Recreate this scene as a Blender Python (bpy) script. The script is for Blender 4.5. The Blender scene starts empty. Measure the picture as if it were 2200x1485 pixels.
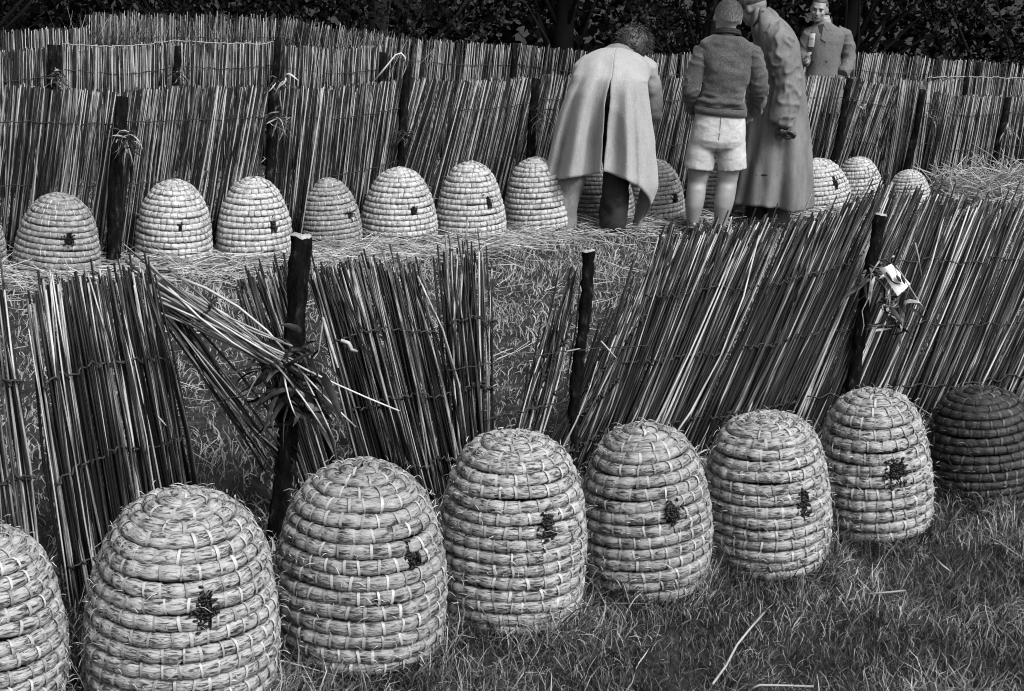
import bpy, math, random
import numpy as np
from mathutils import Vector, Matrix, noise as mnoise

random.seed(7)
RNG = np.random.default_rng(11)
scene = bpy.context.scene
COL = scene.collection

# ------------------------------------------------------------------ camera
PW, PH, FPX = 2200.0, 1485.0, 3300.0
CAM_H = 1.89
PITCH, ROLL = math.radians(15.65), math.radians(4.5)
fwd = np.array([0, math.cos(PITCH), -math.sin(PITCH)])
r0 = np.array([1.0, 0, 0]); u0 = np.array([0, math.sin(PITCH), math.cos(PITCH)])
CR = math.cos(ROLL) * r0 + math.sin(ROLL) * u0
CU = -math.sin(ROLL) * r0 + math.cos(ROLL) * u0
CP = np.array([0, 0, CAM_H])
cam_d = bpy.data.cameras.new('camera')
cam = bpy.data.objects.new('camera', cam_d)
COL.objects.link(cam)
cam.matrix_world = Matrix(((CR[0], CU[0], -fwd[0], CP[0]), (CR[1], CU[1], -fwd[1], CP[1]),
                           (CR[2], CU[2], -fwd[2], CP[2]), (0, 0, 0, 1)))
cam_d.sensor_width = 36.0
cam_d.lens = 36.0 * FPX / PW
cam_d.clip_start = 0.05
cam_d.clip_end = 2000
scene.camera = cam

# ------------------------------------------------------------------ sky, sun, exposure
SUN_EL, SUN_AZ = math.radians(50), math.radians(138)      # azimuth clockwise from +Y
world = bpy.data.worlds.new('World'); scene.world = world
world.use_nodes = True
wn = world.node_tree.nodes; wl = world.node_tree.links
bg = wn['Background']
sky = wn.new('ShaderNodeTexSky'); sky.sky_type = 'NISHITA'; sky.sun_disc = False
sky.sun_elevation = SUN_EL; sky.sun_rotation = SUN_AZ
sky.air_density = 1.0; sky.dust_density = 5.0; sky.ozone_density = 1.0
bw = wn.new('ShaderNodeRGBToBW')
wl.new(sky.outputs[0], bw.inputs[0]); wl.new(bw.outputs[0], bg.inputs['Color'])
bg.inputs['Strength'].default_value = 0.075
sun_d = bpy.data.lights.new('sun', 'SUN'); sun_d.energy = 1.4; sun_d.angle = math.radians(26)
sun_d.color = (1, 1, 1)
sun = bpy.data.objects.new('sun', sun_d); COL.objects.link(sun)
sv = Vector((math.sin(SUN_AZ) * math.cos(SUN_EL), math.cos(SUN_AZ) * math.cos(SUN_EL), math.sin(SUN_EL)))
sun.rotation_euler = sv.to_track_quat('Z', 'Y').to_euler()
scene.view_settings.view_transform = 'Standard'
scene.view_settings.look = 'None'
scene.view_settings.exposure = 1.5
scene.view_settings.gamma = 1.0
scene.view_settings.use_curve_mapping = False
scene.cycles.max_bounces = 5
scene.cycles.diffuse_bounces = 3
scene.cycles.use_denoising = True
scene.cycles.filter_width = 1.05

# ------------------------------------------------------------------ pixel helpers
def ray(px, py):
    return fwd + CR * ((px - PW / 2) / FPX) + CU * ((PH / 2 - py) / FPX)
def G(px, py, z=0.0):
    d = ray(px, py); t = (z - CAM_H) / d[2]
    return CP + d * t
def V(px, py, y):
    d = ray(px, py); return CP + d * (y / d[1])
def proj(P):
    q = np.asarray(P, float) - CP; z = q @ fwd
    return PW / 2 + FPX * (q @ CR) / z, PH / 2 - FPX * (q @ CU) / z
def depth(P): return (np.asarray(P, float) - CP) @ fwd
def ppm(P): return FPX / depth(P)

# ------------------------------------------------------------------ mesh helpers
def mesh_np(name, verts, faces, uv=None, tone=None, smooth=True):
    """verts (N,3); faces: list of int arrays (M,k); uv per loop; tone per vertex"""
    if not isinstance(faces, (list, tuple)): faces = [faces]
    faces = [np.asarray(f, np.int32) for f in faces if len(f)]
    me = bpy.data.meshes.new(name)
    verts = np.asarray(verts, np.float32)
    me.vertices.add(len(verts)); me.vertices.foreach_set('co', verts.ravel())
    nl = sum(f.size for f in faces); npoly = sum(len(f) for f in faces)
    me.loops.add(nl); me.polygons.add(npoly)
    me.loops.foreach_set('vertex_index', np.concatenate([f.ravel() for f in faces]))
    tot = np.concatenate([np.full(len(f), f.shape[1], np.int32) for f in faces])
    start = np.concatenate([[0], np.cumsum(tot)[:-1]]).astype(np.int32)
    me.polygons.foreach_set('loop_start', start)
    try: me.polygons.foreach_set('loop_total', tot)
    except Exception: pass
    if uv is not None:
        l = me.uv_layers.new(name='UVMap'); l.data.foreach_set('uv', np.asarray(uv, np.float32).ravel())
    if tone is not None:
        a = me.attributes.new('tone', 'FLOAT', 'POINT'); a.data.foreach_set('value', np.asarray(tone, np.float32).ravel())
    if smooth: me.polygons.foreach_set('use_smooth', np.ones(npoly, bool))
    me.update(); me.validate()
    return me
def norm(a): return a / np.maximum(np.linalg.norm(a, axis=-1, keepdims=True), 1e-9)
def tubes(paths, radii, sides=5, tone=None, cap=True):
    paths = np.asarray(paths, float); n, k, _ = paths.shape
    radii = np.broadcast_to(np.asarray(radii, float), (n, k))
    t = norm(np.gradient(paths, axis=1))
    m = norm(paths[:, -1] - paths[:, 0])
    ref = np.where(np.abs(m[:, 2:3]) > .8, np.array([[0, 1.0, 0.13]]), np.array([[0, 0.1, 1.0]]))[:, None, :]
    a = norm(np.cross(t, ref)); b = np.cross(t, a)
    ang = np.arange(sides) * 2 * math.pi / sides
    P = paths[:, :, None, :] + radii[:, :, None, None] * (np.cos(ang)[None, None, :, None] * a[:, :, None, :] + np.sin(ang)[None, None, :, None] * b[:, :, None, :])
    idx = np.arange(n * k * sides).reshape(n, k, sides)
    i0 = idx[:, :-1]; i1 = idx[:, 1:]
    q = np.stack([i0, np.roll(i0, -1, 2), np.roll(i1, -1, 2), i1], -1).reshape(-1, 4)
    F = [q]
    if cap: F += [idx[:, 0, ::-1], idx[:, -1, :]]
    tn = None if tone is None else np.repeat(np.asarray(tone, float), k * sides)
    return P.reshape(-1, 3), F, tn
class MB:
    def __init__(s): s.v = []; s.f = {}; s.t = []; s.n = 0
    def add(s, v, faces, tone=0.5):
        v = np.asarray(v, float).reshape(-1, 3)
        if not isinstance(faces, (list, tuple)) or (len(faces) and np.isscalar(faces[0])): faces = [faces]
        for f in faces:
            f = np.asarray(f, np.int64)
            if f.size: s.f.setdefault(f.shape[1], []).append(f + s.n)
        t = np.broadcast_to(np.asarray(tone, float), (len(v),)) if tone is not None else np.full(len(v), .5)
        s.v.append(v); s.t.append(t); s.n += len(v); return s
    def tube(s, pts, r, sides=8, tone=.5):
        p, f, _ = tubes([pts], [r] if not np.isscalar(r) else r, sides); return s.add(p, f, tone)
    def ell(s, c, r, nu=14, nv=9, R=None, tone=.5):
        th = np.linspace(0, 2 * math.pi, nu, endpoint=False); ph = np.linspace(-math.pi / 2 + .05, math.pi / 2 - .05, nv)
        T, Pp = np.meshgrid(th, ph); v = np.stack([np.cos(Pp) * np.cos(T), np.cos(Pp) * np.sin(T), np.sin(Pp)], -1).reshape(-1, 3) * np.asarray(r)
        if R is not None: v = v @ np.asarray(R).T
        idx = np.arange(nu * nv).reshape(nv, nu)
        q = np.stack([idx[:-1], np.roll(idx[:-1], -1, 1), np.roll(idx[1:], -1, 1), idx[1:]], -1).reshape(-1, 4)
        return s.add(v + np.asarray(c), [q, idx[0:1, ::-1], idx[-1:, :]], tone)
    def loft(s, rings, n=28, p=2.3, cap=True, tone=.5):
        """rings: (centre, half-vector a, half-vector b)"""
        th = np.linspace(0, 2 * math.pi, n, endpoint=False)
        c, sn = np.cos(th), np.sin(th)
        cc = np.sign(c) * np.abs(c) ** (2 / p); ss = np.sign(sn) * np.abs(sn) ** (2 / p)
        v = np.array([np.asarray(C)[None] + cc[:, None] * np.asarray(a)[None] + ss[:, None] * np.asarray(b)[None] for C, a, b in rings])
        k = len(rings); idx = np.arange(k * n).reshape(k, n)
        q = np.stack([idx[:-1], np.roll(idx[:-1], -1, 1), np.roll(idx[1:], -1, 1), idx[1:]], -1).reshape(-1, 4)
        F = [q] + ([idx[0:1, ::-1], idx[-1:, :]] if cap else [])
        return s.add(v, F, tone)
    def mesh(s, name, smooth=True):
        return mesh_np(name, np.concatenate(s.v), [np.concatenate(f) for f in s.f.values()], tone=np.concatenate(s.t), smooth=smooth)
def link(name, me, mat=None, parent=None, M=None):
    o = bpy.data.objects.new(name, me); COL.objects.link(o)
    if me is not None and mat is not None and len(me.materials) == 0: me.materials.append(mat)
    if parent is not None: o.parent = parent
    if M is not None: o.matrix_basis = M
    return o
def tag(o, label=None, cat=None, group=None, kind=None):
    if label: o['label'] = label
    if cat: o['category'] = cat
    if group: o['group'] = group
    if kind: o['kind'] = kind
    return o
def thing(name, loc, label, cat, group=None):
    o = bpy.data.objects.new(name, None); COL.objects.link(o); o.location = Vector(loc)
    o.empty_display_size = .1
    return tag(o, label, cat, group)
def part(name, mb, mat, parent, kind=None, origin=None, smooth=True, label=None):
    """mb in world coordinates -> child of parent (parent has only a location)"""
    me = mb if isinstance(mb, bpy.types.Mesh) else mb.mesh(name, smooth)
    o = link(name, me, mat, parent)
    if parent is not None:
        loc = Vector((0, 0, 0)); p = parent
        while p is not None: loc = loc + p.location; p = p.parent
        o.location = -loc
    if kind: o['kind'] = kind
    if label: o['label'] = label
    return o
def remesh(mb, voxel=.012, smooth_it=6, name='m'):
    me = mb.mesh(name); o = bpy.data.objects.new('tmp', me); COL.objects.link(o)
    r = o.modifiers.new('r', 'REMESH'); r.mode = 'VOXEL'; r.voxel_size = voxel
    s = o.modifiers.new('s', 'SMOOTH'); s.factor = .5; s.iterations = smooth_it
    dg = bpy.context.evaluated_depsgraph_get()
    out = bpy.data.meshes.new_from_object(o.evaluated_get(dg))
    out.name = name
    bpy.data.objects.remove(o); bpy.data.meshes.remove(me)
    out.polygons.foreach_set('use_smooth', np.ones(len(out.polygons), bool))
    return out
def mesh_co(me):
    a = np.empty(len(me.vertices) * 3, np.float32); me.vertices.foreach_get('co', a); return a.reshape(-1, 3).astype(float)
def mesh_no(me):
    a = np.empty(len(me.vertices) * 3, np.float32); me.vertices.foreach_get('normal', a); return a.reshape(-1, 3).astype(float)
def set_co(me, c): me.vertices.foreach_set('co', np.asarray(c, np.float32).ravel()); me.update()

# ------------------------------------------------------------------ materials (a black and white photograph: greys only)
def material(name, stops, scale=(20, 20, 20), coord='Object', detail=6.0, rough=.8, spec=.3, bump=0.0, bscale=None, bdist=.01,
             tone=None, tone_amt=0.0, second=None, nrough=.6, distort=0.0, rand_shift=False, sheen=0.0, fine=None):
    m = bpy.data.materials.new(name); m.use_nodes = True
    nt = m.node_tree; n = nt.nodes; l = nt.links; b = n['Principled BSDF']
    b.inputs['Roughness'].default_value = rough
    b.inputs['Specular IOR Level'].default_value = spec
    if sheen: b.inputs['Sheen Weight'].default_value = sheen
    tc = n.new('ShaderNodeTexCoord'); src = tc.outputs[coord]
    oi = None
    if tone == 'object' or rand_shift: oi = n.new('ShaderNodeObjectInfo')
    if rand_shift:
        ad = n.new('ShaderNodeVectorMath'); ad.operation = 'ADD'
        mu = n.new('ShaderNodeMath'); mu.operation = 'MULTIPLY'; mu.inputs[1].default_value = 37.0
        l.new(oi.outputs['Random'], mu.inputs[0]); l.new(src, ad.inputs[0]); l.new(mu.outputs[0], ad.inputs[1]); src = ad.outputs[0]
    def nz(sc, det, dis=0.0):
        mp = n.new('ShaderNodeMapping'); mp.inputs['Scale'].default_value = sc; l.new(src, mp.inputs[0])
        t = n.new('ShaderNodeTexNoise'); t.inputs['Scale'].default_value = 1.0; t.inputs['Detail'].default_value = det
        t.inputs['Roughness'].default_value = nrough; t.inputs['Distortion'].default_value = dis
        l.new(mp.outputs[0], t.inputs['Vector']); return t.outputs['Fac']
    fac = nz(scale, detail, distort)
    def math_(op, a, b_):
        x = n.new('ShaderNodeMath'); x.operation = op
        for i, q in enumerate((a, b_)):
            if isinstance(q, (int, float)): x.inputs[i].default_value = q
            else: l.new(q, x.inputs[i])
        return x.outputs[0]
    base = fac
    if second: 
        f2 = nz(second[0], 4.0); fac = math_('ADD', math_('MULTIPLY', fac, 1 - second[1]), math_('MULTIPLY', f2, second[1]))
    if tone:
        if tone == 'object': tv = oi.outputs['Random']
        else:
            at = n.new('ShaderNodeAttribute'); at.attribute_name = 'tone'; tv = at.outputs['Fac']
        fac = math_('ADD', fac, math_('MULTIPLY', math_('SUBTRACT', tv, .5), tone_amt))
    cr = n.new('ShaderNodeValToRGB'); e = cr.color_ramp.elements
    while len(e) > 1: e.remove(e[-1])
    e[0].position, e[0].color = stops[0][0], (stops[0][1],) * 3 + (1,)
    for p, c in stops[1:]:
        x = e.new(p); x.color = (c, c, c, 1)
    l.new(fac, cr.inputs[0]); colour = cr.outputs[0]
    l.new(colour, b.inputs['Base Color'])
    if bump:
        bp = n.new('ShaderNodeBump'); bp.inputs['Strength'].default_value = bump; bp.inputs['Distance'].default_value = bdist
        hsrc = nz(bscale, 5.0) if bscale else base
        l.new(hsrc, bp.inputs['Height']); l.new(bp.outputs[0], b.inputs['Normal'])
    return m
MAT = {}
MAT['ground'] = material('soil', [(.3, .008), (.55, .030), (.75, .06)], (9, 9, 9), rough=1, spec=.1, bump=.8, bscale=(60, 60, 60), bdist=.02)
MAT['grass'] = material('grass_blade', [(.1, .004), (.42, .026), (.68, .11), (.98, .34)], (3, 3, 3), rough=.55, spec=.35, tone='attr', tone_amt=.9, detail=2)
MAT['grass_path'] = material('trodden_grass', [(.1, .035), (.42, .095), (.68, .17), (.98, .30)], (3, 3, 3), rough=.6, spec=.25, tone='attr', tone_amt=.9, detail=2)
MAT['straw'] = material('loose_straw', [(.1, .07), (.5, .28), (.9, .55)], (6, 6, 6), rough=.5, spec=.4, tone='attr', tone_amt=.8, detail=2)
MAT['reed'] = material('reed_front', [(.36, .003), (.52, .012), (.63, .07), (.80, .42)], (260, 260, 9), rough=.6, spec=.28, tone='object', tone_amt=.52,
                       rand_shift=True, detail=3, second=((40, 40, 2.2), .55))
MAT['reed_pale'] = material('reed_pale', [(.30, .02), (.46, .12), (.60, .30), (.80, .52)], (260, 260, 9), rough=.42, spec=.5, tone='object', tone_amt=.5, rand_shift=True, detail=3, second=((40, 40, 2.2), .55))
MAT['reeds'] = material('reed_back', [(.36, .003), (.53, .014), (.68, .085), (.92, .30)], (70, 70, 5), rough=.7, spec=.2, tone='attr', tone_amt=.8, detail=3, second=((9, 9, 1.6), .5))
MAT['post'] = material('post_bark', [(.38, .002), (.58, .007), (.74, .05)], (38, 38, 16), rough=.95, spec=.05, bump=1.0, bdist=.015, detail=8)
MAT['post_end'] = material('sawn_end', [(.3, .18), (.7, .34)], (40, 40, 40), rough=.8)
MAT['wire'] = material('wire', [(.3, .008), (.7, .03)], (40, 40, 40), rough=.6)
MAT['cord'] = material('cord', [(.3, .16), (.7, .3)], (90, 90, 90), rough=.9)
MAT['coil'] = material('straw_coil', [(.38, .008), (.44, .07), (.495, .235), (.70, .42)], (4, 24, 1), coord='UV', rough=.55, spec=.35, bump=.75, bdist=.006,
                       second=((2.2, 7, 1), .35), detail=5, distort=.6, rand_shift=True)
MAT['coil_b'] = material('straw_coil_weathered', [(.38, .010), (.44, .07), (.50, .20), (.72, .36)], (4, 24, 1), coord='UV', rough=.6, spec=.3, bump=.75, bdist=.006, second=((1.6, 5, 1), .42), detail=5, distort=.6, rand_shift=True)
MAT['coil_far'] = material('straw_coil_far', [(.30, .07), (.42, .24), (.56, .43), (.8, .58)], (4, 18, 1), coord='UV', rough=.6, spec=.3, bump=.6, bdist=.006,
                           second=((3, 7, 1), .5), detail=4, distort=.4, rand_shift=True)
MAT['coil_mid'] = material('straw_coil_grey', [(.30, .03), (.42, .12), (.58, .26), (.8, .40)], (4, 18, 1), coord='UV', rough=.6, spec=.3, bump=.6, bdist=.006,
                           second=((3, 7, 1), .5), detail=4, distort=.4, rand_shift=True)
MAT['coil_dark'] = material('straw_coil_dark', [(.30, .004), (.47, .014), (.64, .04), (.82, .12)], (4, 24, 1), coord='UV', rough=.55, spec=.35, bump=.75, bdist=.006,
                            second=((2.2, 7, 1), .4), detail=5, distort=.6, rand_shift=True)
MAT['bind'] = material('binding', [(.25, .13), (.5, .26), (.8, .42)], (60, 60, 60), rough=.5, spec=.4, tone='object', tone_amt=.5, rand_shift=True)
MAT['binds'] = material('bindings_far', [(.2, .10), (.5, .24), (.8, .42)], (60, 60, 60), rough=.6, spec=.3, tone='attr', tone_amt=.6)
MAT['bind_dark'] = material('binding_dark', [(.25, .01), (.5, .03), (.8, .11)], (60, 60, 60), rough=.55, spec=.4, tone='object', tone_amt=.5)
MAT['bee'] = material('bee', [(.3, .002), (.7, .008)], (80, 80, 80), rough=.5)
MAT['hollow'] = material('hollow', [(.3, .01), (.7, .03)], (40, 40, 40), rough=1, spec=0)
MAT['leaf_tie'] = material('dry_leaf', [(.25, .005), (.6, .05), (.95, .36)], (30, 30, 30), rough=.6, tone='attr', tone_amt=.9)
MAT['paper'] = material('paper', [(.3, .74), (.7, .82)], (30, 30, 30), rough=.8)
MAT['ink'] = material('ink', [(.3, .015), (.7, .03)], (30, 30, 30), rough=.7)
MAT['tree_leaf'] = material('tree_leaf', [(.2, .001), (.66, .003), (.86, .013), (1.0, .06)], (1.1, 1.1, 1.1), rough=.6, spec=.12, tone='attr', tone_amt=.7, detail=3)
MAT['bark'] = material('bark', [(.3, .002), (.7, .006)], (12, 12, 4), rough=.9, bump=.6)
MAT['skin'] = material('skin', [(.3, .19), (.7, .26)], (14, 14, 14), rough=.5, spec=.4)
MAT['skin_tan'] = material('skin_tanned', [(.3, .12), (.7, .19)], (16, 16, 16), rough=.5, spec=.4)
MAT['hair_fair'] = material('hair_fair', [(.15, .22), (.45, .10), (.85, .04)], (150, 150, 30), rough=.6, bump=.6, bdist=.004, tone='attr', tone_amt=.75)
MAT['hair_dark'] = material('hair_dark', [(.3, .012), (.55, .05), (.8, .16)], (120, 120, 40), rough=.5, bump=.8, bdist=.006)
MAT['wool_light'] = material('wool_light', [(.3, .19), (.5, .26), (.7, .35)], (170, 170, 90), rough=.95, spec=.1, bump=.5, bdist=.004, sheen=.2, second=((12, 12, 6), .3))
MAT['wool_dark'] = material('wool_dark', [(.3, .022), (.5, .06), (.72, .15)], (180, 180, 180), rough=.95, spec=.1, bump=.6, bdist=.004, sheen=.15, second=((10, 10, 10), .25))
MAT['rain'] = material('raincoat_cloth', [(.3, .075), (.5, .125), (.72, .2)], (10, 10, 4), rough=.8, spec=.2, bump=.35, bscale=(30, 30, 12), bdist=.012, second=((140, 140, 140), .4))
MAT['jacket_mid'] = material('jacket_cloth', [(.3, .075), (.5, .11), (.7, .15)], (120, 120, 120), rough=.95, spec=.1, bump=.4, bscale=(13, 13, 9), bdist=.02)
MAT['shorts'] = material('shorts_cloth', [(.3, .30), (.5, .37), (.7, .44)], (18, 18, 18), rough=.85, spec=.15, bump=.5, bscale=(9, 9, 14), bdist=.02)
MAT['black_cloth'] = material('black_cloth', [(.3, .006), (.7, .022)], (60, 60, 60), rough=.8)
MAT['grey_cloth'] = material('grey_cloth', [(.3, .03), (.7, .09)], (50, 50, 20), rough=.9)
MAT['trouser_lit'] = material('trouser_lit', [(.3, .10), (.7, .2)], (90, 90, 40), rough=.95, spec=.1, second=((8, 8, 8), .3))
MAT['leather'] = material('leather', [(.3, .008), (.7, .03)], (60, 60, 60), rough=.35, spec=.5)
MAT['eye'] = material('eye_dark', [(.3, .02), (.7, .05)], (60, 60, 60), rough=.4)

# ------------------------------------------------------------------ ground
def ground_z(x, y):
    y = np.asarray(y, float); x = np.asarray(x, float)
    t = np.clip((y - 11.6) / 2.0, 0, 1); dip = -0.12 * t * t * (3 - 2 * t)
    bump = .012 * np.sin(x * 2.3 + 1.1 * np.sin(y * 1.7)) * np.cos(y * 2.9 + .8) - .012
    return dip + bump
xs = np.unique(np.concatenate([np.linspace(-300, -14, 12), np.linspace(-14, 14, 95), np.linspace(14, 300, 12)]))
ys = np.unique(np.concatenate([np.linspace(-200, 0, 10), np.linspace(0, 26, 91), np.linspace(26, 500, 14)]))
X, Y = np.meshgrid(xs, ys)
gv = np.stack([X, Y, ground_z(X, Y)], -1).reshape(-1, 3)
gi = np.arange(gv.shape[0]).reshape(X.shape)
gq = np.stack([gi[:-1, :-1], gi[:-1, 1:], gi[1:, 1:], gi[1:, :-1]], -1).reshape(-1, 4)
ground = tag(link('ground', mesh_np('ground', gv, gq), MAT['ground']), kind='structure')

# ------------------------------------------------------------------ reed fences
def reed_unit(seed):
    r = np.random.default_rng(seed); k = 5; z = np.linspace(0, 1, k)
    bx, by = r.normal(0, .022 if seed % 4 == 0 else .009, 2)
    p = np.stack([bx * 4 * z * (1 - z), by * 4 * z * (1 - z), z], -1)
    rad = .0037 * (1.12 - .35 * z) * (1 + r.normal(0, .09, k))
    v, f, t = tubes([p], [rad], 5)
    return mesh_np('reed', v, f)
REED_UNITS = [reed_unit(i) for i in range(14)]
PALE_UNITS = [reed_unit(40 + i) for i in range(8)]
for m_ in PALE_UNITS: m_.materials.append(MAT['reed_pale'])
for m_ in REED_UNITS: m_.materials.append(MAT['reed'])
def place_reed(parent, a, b, rs=1.0, name='reed', units=None):
    a = Vector(a); b = Vector(b); d = b - a
    q = d.to_track_quat('Z', 'Y').to_matrix() @ Matrix.Rotation(random.uniform(0, 6.28), 3, 'Z')
    S = Matrix.Diagonal((rs, rs, d.length))
    M = (q @ S).to_4x4(); M.translation = a - parent.location
    return link(name, random.choice(units or REED_UNITS), None, parent, M)
def wire_mesh(pts, r=.0022, wob=.006, n=60, sides=4):
    pts = np.asarray(pts, float); s = np.linspace(0, len(pts) - 1, n)
    p = np.stack([np.interp(s, np.arange(len(pts)), pts[:, i]) for i in range(3)], -1)
    p = p + RNG.normal(0, wob * .35, p.shape) + wob * .5 * np.sin(np.arange(n)[:, None] * 1.3 + np.array([0, 1, 2])[None])
    mb = MB(); mb.tube(p, np.full(n, r), sides); return mb

BX = [-250, 140, 600, 1240, 1900, 2800]; BY = [1475, 1330, 1140, 1010, 915, 798]
def f1_base(px): return G(px, np.interp(px, BX, BY))
def f1_top(px, py, tilt=.16):
    b = f1_base(px); t = f1_base(px + 15) - f1_base(px - 15); t[2] = 0; t = norm(t)
    back = np.array([-t[1], t[0], 0]); span = np.array([0, 0, 1.0]) + tilt * back
    nrm = np.cross(t, span); d = ray(px, py)
    return CP + d * (((b - CP) @ nrm) / (d @ nrm))
F1_BACK = norm(np.array([-(f1_base(1200) - f1_base(600))[1], (f1_base(1200) - f1_base(600))[0], 0]))
def front_panel(label, keys, n, layers=2, jag=26, wires=(.74, .45, .16), spread=10, extra=True):
    """keys: (top px x, top px y, foot px x); one reed per part"""
    K = np.array(keys, float); u = np.linspace(0, len(K) - 1, 200)
    ip = lambda w, c: np.interp(w, np.arange(len(K)), K[:, c])
    mid = len(K) - 1
    n = int(n * 1.4)
    root = thing('reed_screen', G(ip(mid / 2, 2), np.interp(ip(mid / 2, 2), BX, BY)), label, 'reed screen', 'reed screens of the near fence')
    # weight the parameter by image width so that reeds are evenly spread
    cum = np.concatenate([[0], np.cumsum(np.abs(np.diff(K[:, 0])) + np.abs(np.diff(K[:, 2])))])
    def U(q): return np.interp(q * cum[-1], cum, np.arange(len(K)))
    def reed_ends(q, lay):
        w = U(q); tx = ip(w, 0) + RNG.normal(0, spread * .45); ty = ip(w, 1) + RNG.normal(0, jag * .5) - (RNG.random() < .06) * RNG.random() * 60 + (RNG.random() < .12) * RNG.random() * 70
        fx = ip(w, 2) + RNG.normal(0, spread)
        T = f1_top(tx, ty); B = f1_base(fx)
        off = F1_BACK * (lay * .011 + RNG.normal(0, .003))
        B = B + off; T = T + off; B = B - (T - B) * .03
        return B, T
    for lay in range(layers):
        for i in range(n):
            B, T = reed_ends((i + RNG.uniform(.1, .9)) / n, lay)
            place_reed(root, B, T, RNG.uniform(.6, 1.25))
    if extra:
        pa, ra, to = [], [], []
        for i in range(int(n * 1.1)):
            B, T = reed_ends(RNG.random(), layers); pa.append(np.linspace(B, T, 4)); ra.append(np.array([1.1, 1, .9, .75]) * .004); to.append(RNG.random() * .6)
        v, f, t = tubes(pa, ra, 5, to); mb = MB(); mb.add(v, f, t)
        part('back_layer_of_reeds', mb, MAT['reeds'], root, kind='stuff')
    for fr in wires:
        pts = []
        for q in np.linspace(0, 1, 9):
            w = U(q); B = f1_base(ip(w, 2)); T = f1_top(ip(w, 0), ip(w, 1))
            pts.append(B + (T - B) * (fr + RNG.normal(0, .008)) - F1_BACK * .012)
        part('wire', wire_mesh(pts, .0034, .010, 60), MAT['wire'], root)
    return root
front_panel('sparse reeds at the end of the near fence beside the square upright screen', [(-150, 640, -60), (-60, 620, 35), (14, 622, 112)], 16, 2)
front_panel('square upright reed screen with a ragged top standing apart beside the slipped reed bundle', [(58, 655, 158), (105, 612, 210), (215, 600, 325), (335, 598, 448)], 50, 2)
front_panel('narrow dark reed screen leaning on the thick sawn post', [(518, 612, 690), (560, 592, 720), (612, 578, 752)], 16, 2)
front_panel('dark reed screen slanting away from the thick sawn post', [(668, 598, 805), (760, 572, 890), (905, 578, 1005)], 46, 2)
front_panel('loose fan of tall dark reeds beside the gap in the near fence', [(948, 560, 1000), (1000, 545, 1030), (1052, 565, 1050)], 17, 2, jag=40, spread=14)
front_panel('short fan of reeds leaning against the thin post across the gap', [(1150, 830, 1092), (1200, 690, 1118), (1245, 600, 1150)], 20, 2, jag=50, spread=14)
front_panel('thin sparse reeds between the thin post and the broad slanting screen', [(1285, 770, 1168), (1345, 690, 1205), (1425, 560, 1252)], 24, 2, jag=70, spread=14)
front_panel('broad reed screen slanting strongly, in front of the boy in shorts', [(1428, 505, 1255), (1550, 497, 1350), (1682, 487, 1462)], 60, 2)
front_panel('slanting reed screen between the diagonal slit and the post with the paper tag', [(1700, 485, 1485), (1770, 470, 1545), (1880, 425, 1640), (1905, 408, 1668)], 45, 2)
front_panel('dark slanting reed screen beyond the post with the paper tag, before the straw heap', [(1908, 412, 1690), (2000, 425, 1800), (2100, 440, 1910), (2200, 440, 2010), (2480, 430, 2290)], 100, 2)

def post(label, base_px, top_px, r0_, r1_, y=None, group='fence posts', rough=.004, name='fence_post', H=None):
    B = G(*base_px) if H is None else None
    T = V(top_px[0], top_px[1], B[1] + .04)
    B0 = B - (T - B) * .12
    root = thing(name, B, label, 'post', group)
    k = 40; s = np.linspace(0, 1, k); p = B0[None] + (T - B0)[None] * s[:, None]
    p[:, 0] += .009 * np.sin(s * 5 + base_px[0]) * np.sin(s * math.pi); 
    rad = (r0_ + (r1_ - r0_) * s) * (1 + .05 * np.sin(s * 23 + base_px[0]))
    v, f, _ = tubes([p], [rad], 14, cap=False)
    v = v + RNG.normal(0, rough * .6, v.shape); w_ = v * 26.0; v = v + (norm(v - np.repeat(p, 14, 0)) * np.array([mnoise.noise(Vector(q)) for q in w_])[:, None]) * .006
    mb = MB(); mb.add(v, f); part('shaft', mb, MAT['post'], root)
    e = MB(); d = norm(T - B0); a = norm(np.cross(d, [0, 1, 0])); b = np.cross(d, a)
    top = v.reshape(k, 14, 3)[-1]
    e.add(np.concatenate([top, (top - T) * .9 + T + d * .006, [T + d * .007]]),
          [np.array([[i, (i + 1) % 14, 14 + (i + 1) % 14, 14 + i] for i in range(14)]), np.array([[14 + i, 14 + (i + 1) % 14, 28] for i in range(14)])])
    part('sawn_end', e, MAT['post_end'], root, smooth=False)
    return root
P1 = post('thick dark post with a pale sawn end, tied round with leafy bands', (596, 1150), (649, 508), .030, .030)
P2 = post('thin dark post with a sawn end standing by the gap in the near fence', (1228, 1010), (1266, 541), .021, .020)
P3 = post('dark leaning post carrying the paper tag in the near fence', (1810, 925), (1893, 462), .024, .022)

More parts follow.
